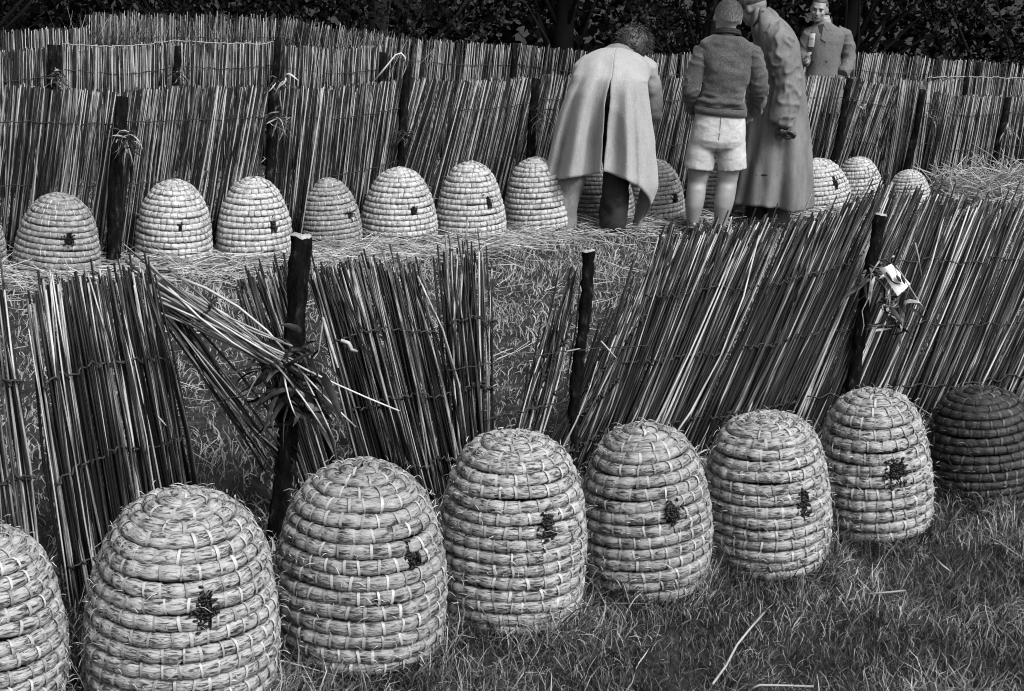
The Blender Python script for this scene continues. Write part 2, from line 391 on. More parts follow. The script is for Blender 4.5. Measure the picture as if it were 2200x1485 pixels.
def strips(mb, centre, n, L, w, spread, seed, tone=(0, 1), droop=.5, dirs=None):
    r = np.random.default_rng(seed); c = np.asarray(centre)
    for i in range(n):
        d = norm(r.normal(0, 1, 3) * np.array([1, .45, .8]) + np.array([0, -.35, -.1])) if dirs is None else norm(np.array(dirs[i % len(dirs)]) + r.normal(0, .12, 3))
        l = L * r.uniform(.4, 1.1); s = np.linspace(0, 1, 6)[:, None]
        st = c + r.normal(0, spread, 3) * np.array([1, .5, 1])
        side = norm(np.cross(d, r.normal(0, 1, 3)))
        p = st + d * l * s + np.array([0, 0, -1]) * droop * l * s ** 2 + side * l * .22 * np.sin(s * r.uniform(2, 5))
        wid = w * r.uniform(.5, 1.3) * np.sin(np.clip(s * .92 + .08, 0, 1) * math.pi) ** .6
        sd = norm(np.cross(np.gradient(p, axis=0), side + .6 * np.array([0, -1, .3])))
        nrm = norm(np.cross(sd, np.gradient(p, axis=0)))
        v = np.concatenate([p - sd * wid / 2, p + nrm * wid * .18, p + sd * wid / 2])
        q = [[j, j + 1, 7 + j, 6 + j] for j in range(5)] + [[6 + j, 7 + j, 13 + j, 12 + j] for j in range(5)]
        mb.add(v, np.array(q), r.uniform(*tone))
def leafy_tie(post_root, px, py, yy, n, L, w, seed, tone=(.1, 1), spread=.02):
    c = V(px, py, yy); mb = MB(); strips(mb, c, n, L, w, spread, seed, tone)
    band = MB(); t = np.linspace(0, 2 * math.pi, 15)
    for k in range(3):
        p = np.stack([c[0] + .036 * np.cos(t), post_root.location[1] + .04 + .05 * np.sin(t), c[2] + .012 * k + .008 * np.sin(t * 2 + k)], -1); band.tube(p, np.full(15, .004), 5)
    o = part('tie', band, MAT['leaf_tie'], post_root)
    me = mb.mesh('leaf'); lf = link('leaf', me, MAT['leaf_tie'], o); lf['kind'] = 'stuff'
    return o
def tie_y(p, dy=-.06): return p.location[1] + dy
leafy_tie(P1, 612, 790, tie_y(P1, -.04), 60, .16, .016, 3, (.0, .55), .035)
leafy_tie(P1, 650, 850, tie_y(P1, -.06), 26, .15, .026, 5, (.1, .75), .03)
leafy_tie(P3, 1890, 590, tie_y(P3, -.05), 26, .11, .012, 8, (.2, 1.0), .03)
leafy_tie(P3, 1925, 670, tie_y(P3, -.10), 24, .10, .014, 9, (.1, 1.0), .03)
# pale loose leaf strips caught in the screens, each one a thing
def loose_strip(label, pts_px, w, yy, name='reed_leaf', tone=.95):
    p = np.array([V(a, b, yy) for a, b in pts_px]); k = 10; s = np.linspace(0, len(p) - 1, k)
    p = np.stack([np.interp(s, np.arange(len(p)), p[:, i]) for i in range(3)], -1)
    wid = w * np.sin(np.linspace(.25, .9, k) * math.pi)[:, None] ** .5
    t = norm(np.gradient(p, axis=0)); sd = norm(np.cross(t, [0, 1, 0.2])); nn = np.cross(sd, t)
    v = np.concatenate([p - sd * wid / 2, p - np.array([0, 1, 0]) * wid * .25, p + sd * wid / 2, p + np.array([0, 1, 0]) * .0015])
    q = [[j, j + 1, k + j + 1, k + j] for j in range(k - 1)] + [[k + j, k + j + 1, 2 * k + j + 1, 2 * k + j] for j in range(k - 1)] + \
        [[2 * k + j, 2 * k + j + 1, 3 * k + j + 1, 3 * k + j] for j in range(k - 1)] + [[3 * k + j, 3 * k + j + 1, j + 1, j] for j in range(k - 1)]
    mb = MB(); mb.add(v, np.array(q), tone)
    return tag(link(name, mb.mesh(name), MAT['leaf_tie']), label, 'leaf', 'loose leaves caught in the near fence')
loose_strip('long straight pale reed leaf hanging beside the thick sawn post', [(693, 682), (708, 735), (726, 790)], .012, tie_y(P1, -.10))
loose_strip('curled pale leaf beside the long straight leaf by the thick post', [(732, 732), (748, 738), (755, 752), (768, 756)], .016, tie_y(P1, -.10))
loose_strip('folded narrow leaf hanging from the tip of the long straight leaf', [(694, 684), (690, 715), (684, 760)], .007, tie_y(P1, -.10), tone=.8)
loose_strip('short pale reed splinter lying across the thin post', [(1212, 756), (1230, 753), (1247, 749)], .006, P2.location[1] - .06)
loose_strip('pale splinter stuck slanting in the broad screen beyond the thin post', [(1291, 733), (1306, 750), (1324, 770)], .007, P2.location[1] - .06)
loose_strip('pale splinter on the square upright screen', [(331, 888), (345, 902), (357, 915)], .007, f1_base(400)[1] - .05)
# paper tag
def paper_tag():
    yy = tie_y(P3, -.09)
    c = [(1888, 575), (1914, 566), (1958, 612), (1928, 636)]
    mb = MB(); n = 7; vs = []
    C = np.array([V(a, b, yy) for a, b in c])
    for layer in (0, 1):
        for i in range(n):
            for j in range(n):
                u, w_ = i / (n - 1), j / (n - 1)
                q = (C[0] * (1 - u) + C[1] * u) * (1 - w_) + (C[3] * (1 - u) + C[2] * u) * w_
                q = q + np.array([0, -1, 0]) * (.012 * math.sin(u * 3.1 + w_) + .008 * math.cos(w_ * 4)) + np.array([0, .0012, 0]) * layer
                vs.append(q)
    idx = np.arange(2 * n * n).reshape(2, n, n)
    q0 = np.stack([idx[0, :-1, :-1], idx[0, 1:, :-1], idx[0, 1:, 1:], idx[0, :-1, 1:]], -1).reshape(-1, 4)
    mb.add(vs, [q0, q0[:, ::-1] + n * n])
    o = tag(link('paper_tag', mb.mesh('paper_tag'), MAT['paper']), 'white paper tag with a bold black letter tied to the leaning post', 'tag')
    k = MB()
    for a, b, r_ in (((1926, 592), (1936, 606), .006), ((1936, 590), (1944, 610), .0055), ((1904, 585), (1916, 603), .005)):
        p = np.linspace(V(*a, yy - .016), V(*b, yy - .016), 4); k.tube(p, np.array([.5, 1, 1, .4]) * r_, 6)
    part('letter_mark', k, MAT['ink'], o)
paper_tag()
def twigs():
    yy = tie_y(P3, -.10)
    for lab, pts in (('long forked pale twig hanging down from the paper tag tie', [(1890, 560), (1872, 585), (1866, 640), (1852, 668), (1856, 700), (1850, 722)]),
                     ('thin pale twig trailing past the paper tag', [(1925, 570), (1955, 618), (1975, 650), (1990, 668)]),
                     ('bent pale twig poking upright above the paper tag', [(1966, 522), (1974, 556), (1980, 592)])):
        p = np.array([V(a, b, yy) for a, b in pts]); mb = MB(); mb.tube(p, np.linspace(.0034, .0016, len(p)), 6, .85)
        tag(link('twig', mb.mesh('twig'), MAT['leaf_tie']), lab, 'twig', 'twigs at the paper tag')
twigs()
# slipped bundle
def bundle():
    yy = P1.location[1] - .03
    root = thing('reed_bundle', V(600, 775, yy), 'slipped bundle of pale reeds lying aslant from the upright screen to the tied post', 'reed bundle')
    for i in range(34):
        a = V(275 + RNG.normal(35, 28), 570 + RNG.normal(28, 26), yy + .02 + RNG.normal(0, .02)); b = V(600 + RNG.normal(0, 16), 772 + RNG.normal(0, 17), yy - .03 + RNG.normal(0, .015))
        place_reed(root, a, b + (b - a) * RNG.uniform(-.08, .12), RNG.uniform(.8, 1.25), units=PALE_UNITS)
    for i in range(20):
        a = V(345 + RNG.normal(10, 16), 640 + RNG.normal(10, 18), yy + .04 + RNG.normal(0, .02)); e = RNG.uniform(0, 1)
        b = V(560 + 80 * e + RNG.normal(0, 14), 985 + RNG.normal(10, 22) - 10 * e, yy + .02)
        place_reed(root, a, b, RNG.uniform(.7, 1.05))
    for a, b in (((600, 765), (858, 883)), ((640, 790), (765, 918)), ((590, 780), (700, 930)), ((650, 800), (720, 950)), ((560, 800), (525, 870)), ((610, 800), (640, 905))):
        place_reed(root, V(*a, yy - .04), V(*b, yy - .10), .8, units=PALE_UNITS)
    for k in range(2):
        p = [V(462 + 6 * k, 640, yy - .02), V(445, 668, yy - .03), V(425 - 5 * k, 690, yy - .01)]
        part('wire', wire_mesh(p, .003, .006, 14), MAT['wire'], root)
    p = [V(300, 890, yy - .02), V(420, 873, yy - .02), V(500, 855, yy - .02), V(590, 840, yy - .05)]
    part('wire', wire_mesh(p, .0022, .006, 30), MAT['wire'], root)
bundle()
def gap_wire():
    p = [V(900, 805, f1_base(1000)[1] - .02), V(1050, 782, f1_base(1050)[1] - .02), V(1150, 765, f1_base(1130)[1] - .02), V(1235, 752, P2.location[1] - .03), V(1400, 742, f1_base(1350)[1] + .05)]
    tag(link('wire', wire_mesh(p, .002, .004, 60).mesh('wire'), MAT['wire']), 'single thin dark wire stretched across the gap in the near fence', 'wire')
    p = [V(1040, 905, f1_base(1040)[1]), V(1110, 885, f1_base(1100)[1] - .02), V(1220, 862, P2.location[1] - .04)]
    tag(link('wire', wire_mesh(p, .003, .006, 40).mesh('wire'), MAT['wire']), 'thick low wire crossing the foot of the gap in the near fence', 'wire')
gap_wire()

# ---- rear fences: reeds a few pixels wide, joined per panel
def rear_panel(label, tops, H, lean, group, tilt=.12, dens=125, jag=.007, tone=(0, 1), wires=(.82, .45, .12), tail=0.0):
    """tops: px of the top edge; the line stands where a screen of height H reaches it"""
    Hs = np.array([t[2] if len(t) > 2 else H for t in tops]); Tp = np.array([G(t[0], t[1], h_) for t, h_ in zip(tops, Hs)]); H = float(Hs.mean())
    seg = np.linalg.norm(np.diff(Tp[:, :2], axis=0), axis=1); cum = np.concatenate([[0], np.cumsum(seg)]); Ltot = cum[-1]
    def pt(s):
        return np.stack([np.interp(s, cum, Tp[:, i]) for i in range(2)], -1)
    d = norm(Tp[-1] - Tp[0]); back = np.array([-d[1], d[0], 0]); back = back if back[1] > 0 else -back
    root = thing('reed_screen', (pt(Ltot / 2)[0], pt(Ltot / 2)[1], 0), label, 'reed screen', group)
    n = int(Ltot * dens * 2); s = RNG.uniform(0, Ltot, n); lay = RNG.integers(0, 2, n)
    ln = (np.interp(s, [0, Ltot], lean) if np.ndim(lean) else np.full(n, lean)) + .045 + RNG.normal(0, .03, n)
    hh = np.interp(s, cum, Hs) + RNG.normal(0, jag, n) + (RNG.random(n) < .05) * RNG.uniform(-.08, .02, n)
    top = pt(s); top = np.c_[top, hh]
    base = np.c_[pt(s), np.zeros(n)]
    base[:, :2] -= (d[:2] * (ln * H)[:, None]); base -= back * tilt * H
    off = back * (.010 * lay + RNG.normal(0, .004, n))[:, None]
    base += off; top += off
    base[:, 2] = ground_z(base[:, 0], base[:, 1]) - .02
    k = 4; w = np.linspace(0, 1, k)[None, :, None]
    pa = base[:, None] * (1 - w) + top[:, None] * w + RNG.normal(0, .005, (n, 1, 3)) * (4 * w * (1 - w))
    rad = .0039 * RNG.uniform(.6, 1.3, (n, 1)) * np.array([[1.1, 1.05, 1, .8]])
    v, f, t = tubes(pa, rad, 5, RNG.uniform(*tone, n)); mb = MB(); mb.add(v, f, t)
    part('reeds', mb, MAT['reeds'], root, kind='stuff')
    for fr in wires:
        ss = np.linspace(0, Ltot, 7); b = np.c_[pt(ss), np.full(7, 0.0)] - back * tilt * H; tt = np.c_[pt(ss), np.interp(ss, cum, Hs)]
        p = b + (tt - b) * fr - back * .014 + np.array([0, 0, 1]) * (-.02 * np.sin(np.linspace(0, math.pi, 7)))[:, None]
        part('wire', wire_mesh(p, .003, .006, 40), MAT['wire'], root)
    return root
H2 = .86
g2 = 'reed screens behind the farther row of skeps'
F2 = [('grey reed screen behind the rounded greyish skep, up to the bark covered post', [(-120, 190), (60, 186), (258, 200)], (.02, .05)),
      ('reed screen from the bark covered post to the post with fluttering white strips', [(262, 196), (400, 186), (590, 188)], (.11, .19)),
      ('reed screen with a sagging top behind the small dull skep', [(594, 186), (700, 192), (868, 172)], (.1, .22)),
      ('strongly slanting reed screen behind the tallest far skeps, next to the bending man', [(872, 168), (1000, 176), (1148, 168)], (.24, .22)),
      ('dark reed screen seen behind the bending man in the light coat', [(1152, 160), (1300, 166), (1470, 166)], (.16, .16)),
      ('reed screen mostly hidden by the boy and the raincoat man', [(1474, 166), (1650, 160), (1815, 166)], (.16, .18)),
      ('pale reed screen with slack wires behind the two white skeps', [(1824, 164), (1880, 178, .82), (1975, 194, .79)], (.17, .15)),
      ('reed screen behind the small lone skep, towards the straw heap', [(1980, 192, .79), (2060, 206, .755), (2158, 208, .74)], (.14, .08)),
      ('reed screen behind the straw heap at the end of the far row', [(2164, 206, .74), (2260, 210, .73), (2400, 214, .72)], (.08, .08))]
for lab, tp, ln in F2: rear_panel(lab, tp, H2, (ln[0] + .05, ln[1] + .05), g2)
g3 = 'reed screens of the third fence'
for lab, tp, ln in (('dark reed screen of the third fence ending at the blackened post', [(-120, 112), (0, 112), (118, 104)], .02),
                    ('reed screen of the third fence with a pale cord along its sagging top', [(128, 96), (260, 101), (383, 92)], .05),
                    ('reed screen of the third fence between the two posts joined by the cord', [(386, 92), (480, 94), (598, 90)], .06),
                    ('reed screen of the third fence with an uneven dark top beside the bent pale reed', [(602, 96), (720, 106), (832, 98)], .04)):
    rear_panel(lab, tp, .86, ln, g3, tone=(.1, 1.05))
for lab, tp, ln in (('reed screen with a frayed pale top edge behind the white skeps screen', [(1885, 166), (1980, 176), (2075, 168)], .1),
                    ('reed screen with a white cord along its top beyond the straw heap', [(2078, 166), (2200, 170), (2400, 176)], .06)):
    rear_panel(lab, tp, .86, ln, g3, tone=(.25, 1))
g4 = 'reed screens of the farthest fence'
for lab, tp, ln, jg in (('pale low reed screen at the end of the farthest fence under the dark trees', [(-120, 72), (60, 66), (190, 60)], .02, .012),
                    ('tall ragged reed screen in the farthest fence with weeds at its top', [(192, 34), (400, 34), (600, 40)], .03, .035),
                    ('ragged reed screen stepping down in the farthest fence', [(602, 40), (720, 62), (832, 84)], .02, .03),
                    ('even pale reed screen of the farthest fence left of the dark stake', [(835, 82), (960, 90), (1106, 98)], .02, .012),
                    ('even pale reed screen behind the back of the bending man', [(1110, 96), (1250, 110), (1460, 120)], .04, .012),
                    ('farthest screen between the raincoat man and the man with the badge', [(1464, 118), (1650, 112), (1850, 114)], .08, .014),
                    ('reed screen in the farthest fence, beside the man with the badge', [(1852, 116), (1930, 118), (2000, 124)], .1, .014),
                    ('lower pale reed screen ending the farthest fence under dark leaves', [(2004, 128), (2100, 132), (2220, 142), (2400, 150)], .06, .014)):
    rear_panel(lab, tp, .86, ln, g4, jag=jg * .7, tone=(.25, 1.0), dens=110)
def rpost(label, x, y_top, H, above=.04, r=.026, tilt=.12, xb=None):
    """post of a rear fence: the fence reaches (x, y_fence) at height H; post rises above it"""
    T = G(x, y_top, H + above); B = T.copy(); B[2] = 0; B[1] -= .10; B[0] -= .02 if xb is None else xb
    root = thing('fence_post', B, label, 'post', 'posts of the rear fences')
    B0 = B - np.array([0, 0, .1]); s = np.linspace(0, 1, 10); p = B0[None] + (T - B0)[None] * s[:, None]; p[:, 0] += .006 * np.sin(s * 8 + x)
    p[:, 1] -= .035
    v, f, _ = tubes([p], [r * (1.1 - .15 * s)], 10); v = v + RNG.normal(0, .0018, v.shape)
    mb = MB(); mb.add(v, f); part('shaft', mb, MAT['post'], root); return root
R1 = rpost('bark covered post with hanging pale strips behind the far row of skeps', 264, 206, H2, 0, .034)
R2 = rpost('post wrapped with fluttering white strips behind the far row of skeps', 594, 176, H2, .03, .028)
R3 = rpost('post rising above the far row screens with a leafy knot', 878, 142, H2, .09, .026)
R4 = rpost('dark post with loose twigs beside the bending man', 1154, 168, H2, .02, .028)
R5 = rpost('dark slanting post beside the raincoat man, above the white skeps', 1826, 168, H2, .02, .028, xb=.09)
R6 = rpost('dark slanting post with knotted twigs above the small lone skep', 1982, 192, .79, .02, .028, xb=.08)
R7 = rpost('dark post with pale knots over the straw heap', 2162, 208, .74, .02, .026, xb=.06)
rpost('blackened thick post with leafy bands in the third fence', 122, 96, .86, .03, .045)
rpost('brown post with a small knot under the cord in the third fence', 384, 98, .86, 0, .026)
rpost('post to which the pale cord ends are tied in the third fence', 598, 86, .86, .03, .026)
rpost('dark post at the broken end of the third fence', 826, 112, .86, .0, .03)
rpost('dark stake showing against the farthest pale fence', 1108, 92, .86, .03, .024)
rpost('dark stake under the white cord behind the straw heap', 2076, 164, .86, .02, .024)
rpost('short dark stake in the lowest stretch of the farthest fence', 2100, 134, .86, .0, .024)
def rear_tie(p, px, py, n, L, w, seed, tone): 
    c = V(px, py, p.location[1] - .06); mb = MB(); strips(mb, c, int(n * 1.6), L * .8, w * .62, .022, seed, tone)
    part('tie', mb, MAT['leaf_tie'], p, kind='stuff')
rear_tie(R1, 268, 295, 26, .13, .014, 21, (.1, 1)); rear_tie(R2, 600, 180, 10, .10, .016, 22, (.6, 1.1)); rear_tie(R2, 596, 252, 22, .12, .013, 23, (.2, 1))
rear_tie(R3, 868, 292, 26, .10, .013, 24, (0, .6)); rear_tie(R4, 1160, 250, 18, .12, .008, 25, (.2, .8)); rear_tie(R5, 1850, 228, 16, .11, .012, 26, (.2, 1))
rear_tie(R6, 2000, 250, 20, .13, .010, 27, (.1, .9)); rear_tie(R7, 2170, 275, 14, .1, .012, 28, (.3, 1))
for p_, a, b, sd in ((None, 122, 170, 31), (None, 384, 160, 32)):
    pass
for o in [q for q in COL.objects if q.name.startswith('fence_post')]:
    if 'blackened' in o['label']: rear_tie(o, 122, 168, 26, .12, .016, 31, (.05, .9))
    if 'brown post' in o['label']: rear_tie(o, 384, 158, 14, .08, .012, 32, (.0, .7))
# bent pale reed standing above fence two, pale stick on the screen
def bent_reed():
    y = R3.location[1] - .02
    pts = [(806, 172), (830, 143), (850, 118), (862, 114), (871, 124), (872, 145), (864, 165)]
    mb = MB(); mb.tube(np.array([V(a, b, y + .02) for a, b in pts]), np.linspace(.006, .003, len(pts)), 6, 1.0)
    tag(link('bent_reed', mb.mesh('bent_reed'), MAT['straw']), 'pale reed bent over in a hook beside the tall post', 'reed')
bent_reed()
def cord(label, pts, H, r=.0038):
    p = np.array([G(a, b, H) for a, b in pts]); n = 50; s = np.linspace(0, len(p) - 1, n)
    p = np.stack([np.interp(s, np.arange(len(p)), p[:, i]) for i in range(3)], -1) + RNG.normal(0, .003, (n, 3)); p[:, 1] -= .03
    mb = MB(); mb.tube(p, np.full(n, r), 5)
    tag(link('cord', mb.mesh('cord'), MAT['cord']), label, 'cord')
cord('pale cord slung along the top of the third fence between its posts', [(138, 93), (220, 99), (300, 97), (382, 86), (480, 92), (560, 94), (596, 88)], .87)
cord('white cord running along the screen top behind the straw heap', [(1990, 166), (2070, 164), (2140, 166), (2260, 168)], .88)

# ------------------------------------------------------------------ straw skeps
PF = ([0, .1, .2, .35, .5, .62, .735, .82, .88, .93, .965, .99, 1.0], [.89, .96, .995, 1.0, .97, .92, .845, .76, .67, .55, .40, .22, .02])
PB = ([0, .15, .3, .45, .6, .72, .82, .9, .95, .98, 1.0], [.99, 1, .98, .93, .845, .745, .63, .49, .36, .20, .02])
def binding_unit(seed):
    r = np.random.default_rng(seed); al = np.radians(np.linspace(-98, 98, 8)); sgc, sgs = np.sign(np.cos(al)) * np.abs(np.cos(al)) ** .62, np.sign(np.sin(al)) * np.abs(np.sin(al)) ** .85; cols = []
    for x, h in ((-.5, -.02), (-.2, .045), (.2, .045), (.5, -.02)):
        cols.append(np.stack([x * .0068 + .0025 * np.sin(al * 1.3 + seed) * (seed % 3 - 1), (1 + h) * sgs, (1 + h) * sgc], -1))
    v = np.concatenate(cols); q = []
    for c in range(3):
        for j in range(7): q.append([c * 8 + j, c * 8 + j + 1, (c + 1) * 8 + j + 1, (c + 1) * 8 + j])
    return v, np.array(q)
BU = [binding_unit(i) for i in range(4)]
BMESH = {}
def bind_mesh(i, key):
    if (i, key) not in BMESH:
        m = mesh_np('binding', BU[i][0], BU[i][1]); m.materials.append(MAT[key]); BMESH[(i, key)] = m
    return BMESH[(i, key)]
SKEPS = []
def skep(label, xc, yb, xt, yt, w, prof, rows, front, ent=None, mat='coil', bmat='bind', group='straw skeps in the near row', seed=0, bspace=.043, full=1.0):
    r = np.random.default_rng(500 + seed)
    P = G(xc, yb)
    for _ in range(5):
        R = w / 2 * depth(P) / FPX
        d = norm((P - CP) * np.array([1, 1, 0])); P = G(xc, yb) + d * R * prof[1][0]
    # height: far rim of the crown reaches yt
    lo, hi = .1, .9
    for _ in range(40):
        H = (lo + hi) / 2; q = P + d * R * .28 + np.array([0, 0, H])
        if proj(q)[1] < yt: hi = H
        else: lo = H
    top = V(xt, yt, (P + d * R * .28)[1]); tx = (top - P); ax = norm(np.array([np.clip(tx[0] - d[0] * R * .28, -.06, .06), 0, H]))
    tilt = Vector((0, 0, 1)).rotation_difference(Vector(ax)).to_matrix().to_4x4()
    root = thing('straw_skep', P, label, 'skep', group)
    root.matrix_world = Matrix.Translation(Vector(P)) @ tilt
    SKEPS.append((P, R))
    # fine profile
    t = np.linspace(0, 1, 400); rr = np.interp(t, *prof); rr = np.where(t > .3, rr ** full, rr)
    ker = np.ones(25) / 25; rr = np.convolve(np.pad(rr, 12, 'edge'), ker, 'valid'); rr[-8:] = np.linspace(rr[-8], .01, 8)
    rr = rr * (1 + .012 * np.sin(t * 7 + seed)); pr, pz = rr * R, t * H
    al = np.concatenate([[0], np.cumsum(np.hypot(np.diff(pr), np.diff(pz)))]); L = al[-1]
    pitch = L / rows; a_n, a_t = pitch * .47, pitch * .498
    # entrance in local terms
    toC = -d; ang0 = math.atan2(toC[1], toC[0])
    hole = None
    if ent:
        ex, ey, ew, eh = ent; s_ = ppm(P)
        best = None
        Rm = np.array(tilt.to_3x3())
        for tt in np.linspace(.05, .85, 60):
            for da in np.linspace(-1.2, 1.2, 81):
                q = P + Rm @ np.array([np.interp(tt, t, pr) * math.cos(ang0 + da), np.interp(tt, t, pr) * math.sin(ang0 + da), tt * H])
                e = proj(q); e = (e[0] - ex) ** 2 + (e[1] - ey) ** 2
                if best is None or e < best[0]: best = (e, tt, da)
        _, tt, da = best; fs = max(.45, math.cos(da))
        hole = (np.interp(tt, t, al), ang0 + da, max(ew / s_ / fs, .02), eh / s_)
    seg_per = 5 if front else 4; nv = 10 if front else 7
    start_ang = ang0 + math.pi + r.uniform(-.6, .6)
    phi = np.linspace(-math.pi, math.pi, nv, endpoint=False)
    # wobble
    lp1, lp2, lp3 = r.uniform(0, 6.28, 3)
    def lop(a, z): return 1 + .024 * np.sin(2 * a + lp1 + z * 3) + .016 * np.sin(3 * a + lp2 - z * 5) + .008 * np.sin(5 * a + lp3 + z * 21)
    def centre(turn):
        s = np.clip((turn + .45) * pitch, 0, L * .995)
        s = np.clip(s + .05 * pitch * np.sin(turn * 9.7 + seed) + .04 * pitch * np.sin(turn * 23.1 + 2 * seed), pitch * .3, L * .995)
        ra, z = np.interp(s, al, pr), np.interp(s, al, pz)
        ra2, z2 = np.interp(np.clip(s + .01, 0, L), al, pr), np.interp(np.clip(s + .01, 0, L), al, pz)
        ra1, z1 = np.interp(np.clip(s - .01, 0, L), al, pr), np.interp(np.clip(s - .01, 0, L), al, pz)
        tr, tz = ra2 - ra1, z2 - z1; ln = np.hypot(tr, tz) + 1e-9; tr, tz = tr / ln, tz / ln
        nr, nz_ = tz, -tr
        ra = ra - nr * a_n * .9; z = z - nz_ * a_n * .9
        return np.maximum(ra, .004), z, tr, tz, nr, nz_, s
    nturn = int(math.ceil(rows - .5)); arc = r.uniform(0, 10)
    binds_stuff = MB(); loose = [];  nb = 0
    for k in range(nturn):
        ra_mid = centre(k + .5)[0]; circ = 2 * math.pi * ra_mid
        nbind = max(5, int(round(circ / bspace))); ns = nbind * seg_per
        u = np.linspace(0, 1, ns + 1); turn = k + u
        turn = np.minimum(turn, rows - .5)
        ang = start_ang + turn * 2 * math.pi
        ra, z, tr, tz, nr, nz_, s = centre(turn)
        # bundles between bindings bulge unevenly
        cell = np.floor(u * nbind - 1e-9).astype(int); fr = u * nbind - np.round(u * nbind)
        pin = 1 - .30 * np.exp(-(fr / .17) ** 2)
        cv = r.normal(0, .075, nbind + 2); bul = pin * (1 + np.interp(u * nbind, np.arange(nbind + 2) - .5, cv))
        if k: bul[0] = prev_b
        prev_b = bul[-1]
        cr, sr = np.cos(ang), np.sin(ang)
        rad_n = a_n * bul[:, None] * (1 + (.055 if front else .04) * r.normal(0, 1, (ns + 1, nv))); rad_t = a_t * (1 + (bul[:, None] - 1) * .6)
        co, si = np.cos(phi)[None], np.sin(phi)[None]; co = np.sign(co) * np.abs(co) ** .62; si = np.sign(si) * np.abs(si) ** .85
        dr = rad_n * co * nr[:, None] + rad_t * si * tr[:, None]; dz = rad_n * co * nz_[:, None] + rad_t * si * tz[:, None]
        RR = ra[:, None] + dr; ZZ = z[:, None] + dz
        RR = RR * lop(ang, z)[:, None]; ra = ra * lop(ang, z)
        v = np.stack([RR * cr[:, None], RR * sr[:, None], np.maximum(ZZ, -.02)], -1).reshape(-1, 3)
        idx = np.arange((ns + 1) * nv).reshape(ns + 1, nv)
        q = np.stack([idx[:-1], np.roll(idx[:-1], -1, 1), np.roll(idx[1:], -1, 1), idx[1:]], -1)
        keep = np.ones(ns, bool)
        if hole:
            mid_a = (ang[:-1] + ang[1:]) / 2; da_ = (mid_a - hole[1] + math.pi) % (2 * math.pi) - math.pi
            sm = (s[:-1] + s[1:]) / 2
            keep = ~((np.abs(da_) * ra[:-1] < hole[2] * (.34 if k % 2 else .24)) & (np.abs(sm - hole[0]) < max(hole[3] * .38, pitch * .52)))
        au = arc + np.concatenate([[0], np.cumsum(np.hypot(np.diff(ra * cr), np.diff(ra * sr)))]); arc = au[-1]
        pv = np.arange(nv + 1) / nv * pitch * 2.2 * (20 if False else 1)
        # per-loop uv : u = length in metres * 10, v = around in metres * 10
        uu = np.stack([au[:-1, None] + 0 * pv[None, :-1], au[:-1, None] + 0 * pv[None, :-1], au[1:, None] + 0 * pv[None, :-1], au[1:, None] + 0 * pv[None, :-1]], -1)
        vv = np.stack([pv[None, :-1] + 0 * au[:-1, None], pv[None, 1:] + 0 * au[:-1, None], pv[None, 1:] + 0 * au[:-1, None], pv[None, :-1] + 0 * au[:-1, None]], -1)
        uv = np.stack([uu, vv], -1)[keep].reshape(-1, 2) * 10
        faces = [q[keep].reshape(-1, 4)]
        link('straw_coil', mesh_np('straw_coil', v, faces, uv=uv), MAT[mat], root)
        # bindings
        for b in range(nbind):
            i = b * seg_per; 
            if hole and not (keep[min(i, ns - 1)] and keep[max(i - 1, 0)]): continue
            if turn[i] >= rows - .5: continue
            a_ = ang[i] + r.normal(0, .004 / max(ra[i], .05)); C = np.array([ra[i] * math.cos(a_), ra[i] * math.sin(a_), z[i]])
            N_ = np.array([nr[i] * math.cos(a_), nr[i] * math.sin(a_), nz_[i]]); T_ = np.array([tr[i] * math.cos(a_), tr[i] * math.sin(a_), tz[i]])
            W_ = np.cross(T_, N_)
            slant = r.normal(.12, .12); W2 = norm(W_ + T_ * slant)
            facing = N_ @ np.array([toC[0], toC[1], .25])
            sn_, st_ = a_n * .98, a_t * .97
            ui = int(r.integers(0, 4)); wsc = r.uniform(.7, 1.25)
            if front and facing > .12 and nb < 290:
                M = Matrix(((W2[0] * wsc, T_[0] * st_, N_[0] * sn_, C[0]), (W2[1] * wsc, T_[1] * st_, N_[1] * sn_, C[1]), (W2[2] * wsc, T_[2] * st_, N_[2] * sn_, C[2]), (0, 0, 0, 1)))
                link('binding', bind_mesh(ui, bmat), None, root, M); nb += 1
            elif facing > -.45:
                vb = BU[ui][0]; vb = C + vb[:, :1] * wsc * (.9 if not front else 1) * W2 + vb[:, 1:2] * st_ * T_ + vb[:, 2:3] * sn_ * N_
                binds_stuff.add(vb, BU[ui][1], r.random())
        # frayed straw ends
        for j in range(int(nbind * (1.1 if front else .12))):
            i = int(r.integers(0, ns)); C = np.array([(ra[i] + nr[i] * a_n) * math.cos(ang[i]), (ra[i] + nr[i] * a_n) * math.sin(ang[i]), z[i] + nz_[i] * a_n])
            if hole and not keep[min(i, ns - 1)]: continue
            N_ = np.array([nr[i] * math.cos(ang[i]), nr[i] * math.sin(ang[i]), nz_[i]]); Tn = np.array([-math.sin(ang[i]), math.cos(ang[i]), 0])
            dd = norm(Tn * r.choice([-1, 1]) * r.uniform(.5, 1.5) + N_ * r.uniform(.1, .9) + r.normal(0, .3, 3)); l_ = r.uniform(.01, .035)
            st = C + r.normal(0, a_t * .3, 3); loose.append(np.stack([st, st + dd * l_ * .5, st + dd * l_ + np.array([0, 0, -l_ * .25])]))
    if binds_stuff.n: tag(link('binding', binds_stuff.mesh('binding'), MAT['binds' if mat != 'coil_dark' else 'bind_dark'], root), kind='stuff')
    if loose:
        v, f, t_ = tubes(loose, np.array([[.0012, .001, .0005]]), 3, r.uniform(.2 if mat != 'coil_dark' else -.3, 1 if mat != 'coil_dark' else .2, len(loose)))
        mb = MB(); mb.add(v, f, t_); tag(link('loose_straw', mb.mesh('loose_straw'), MAT['straw'], root), kind='stuff')
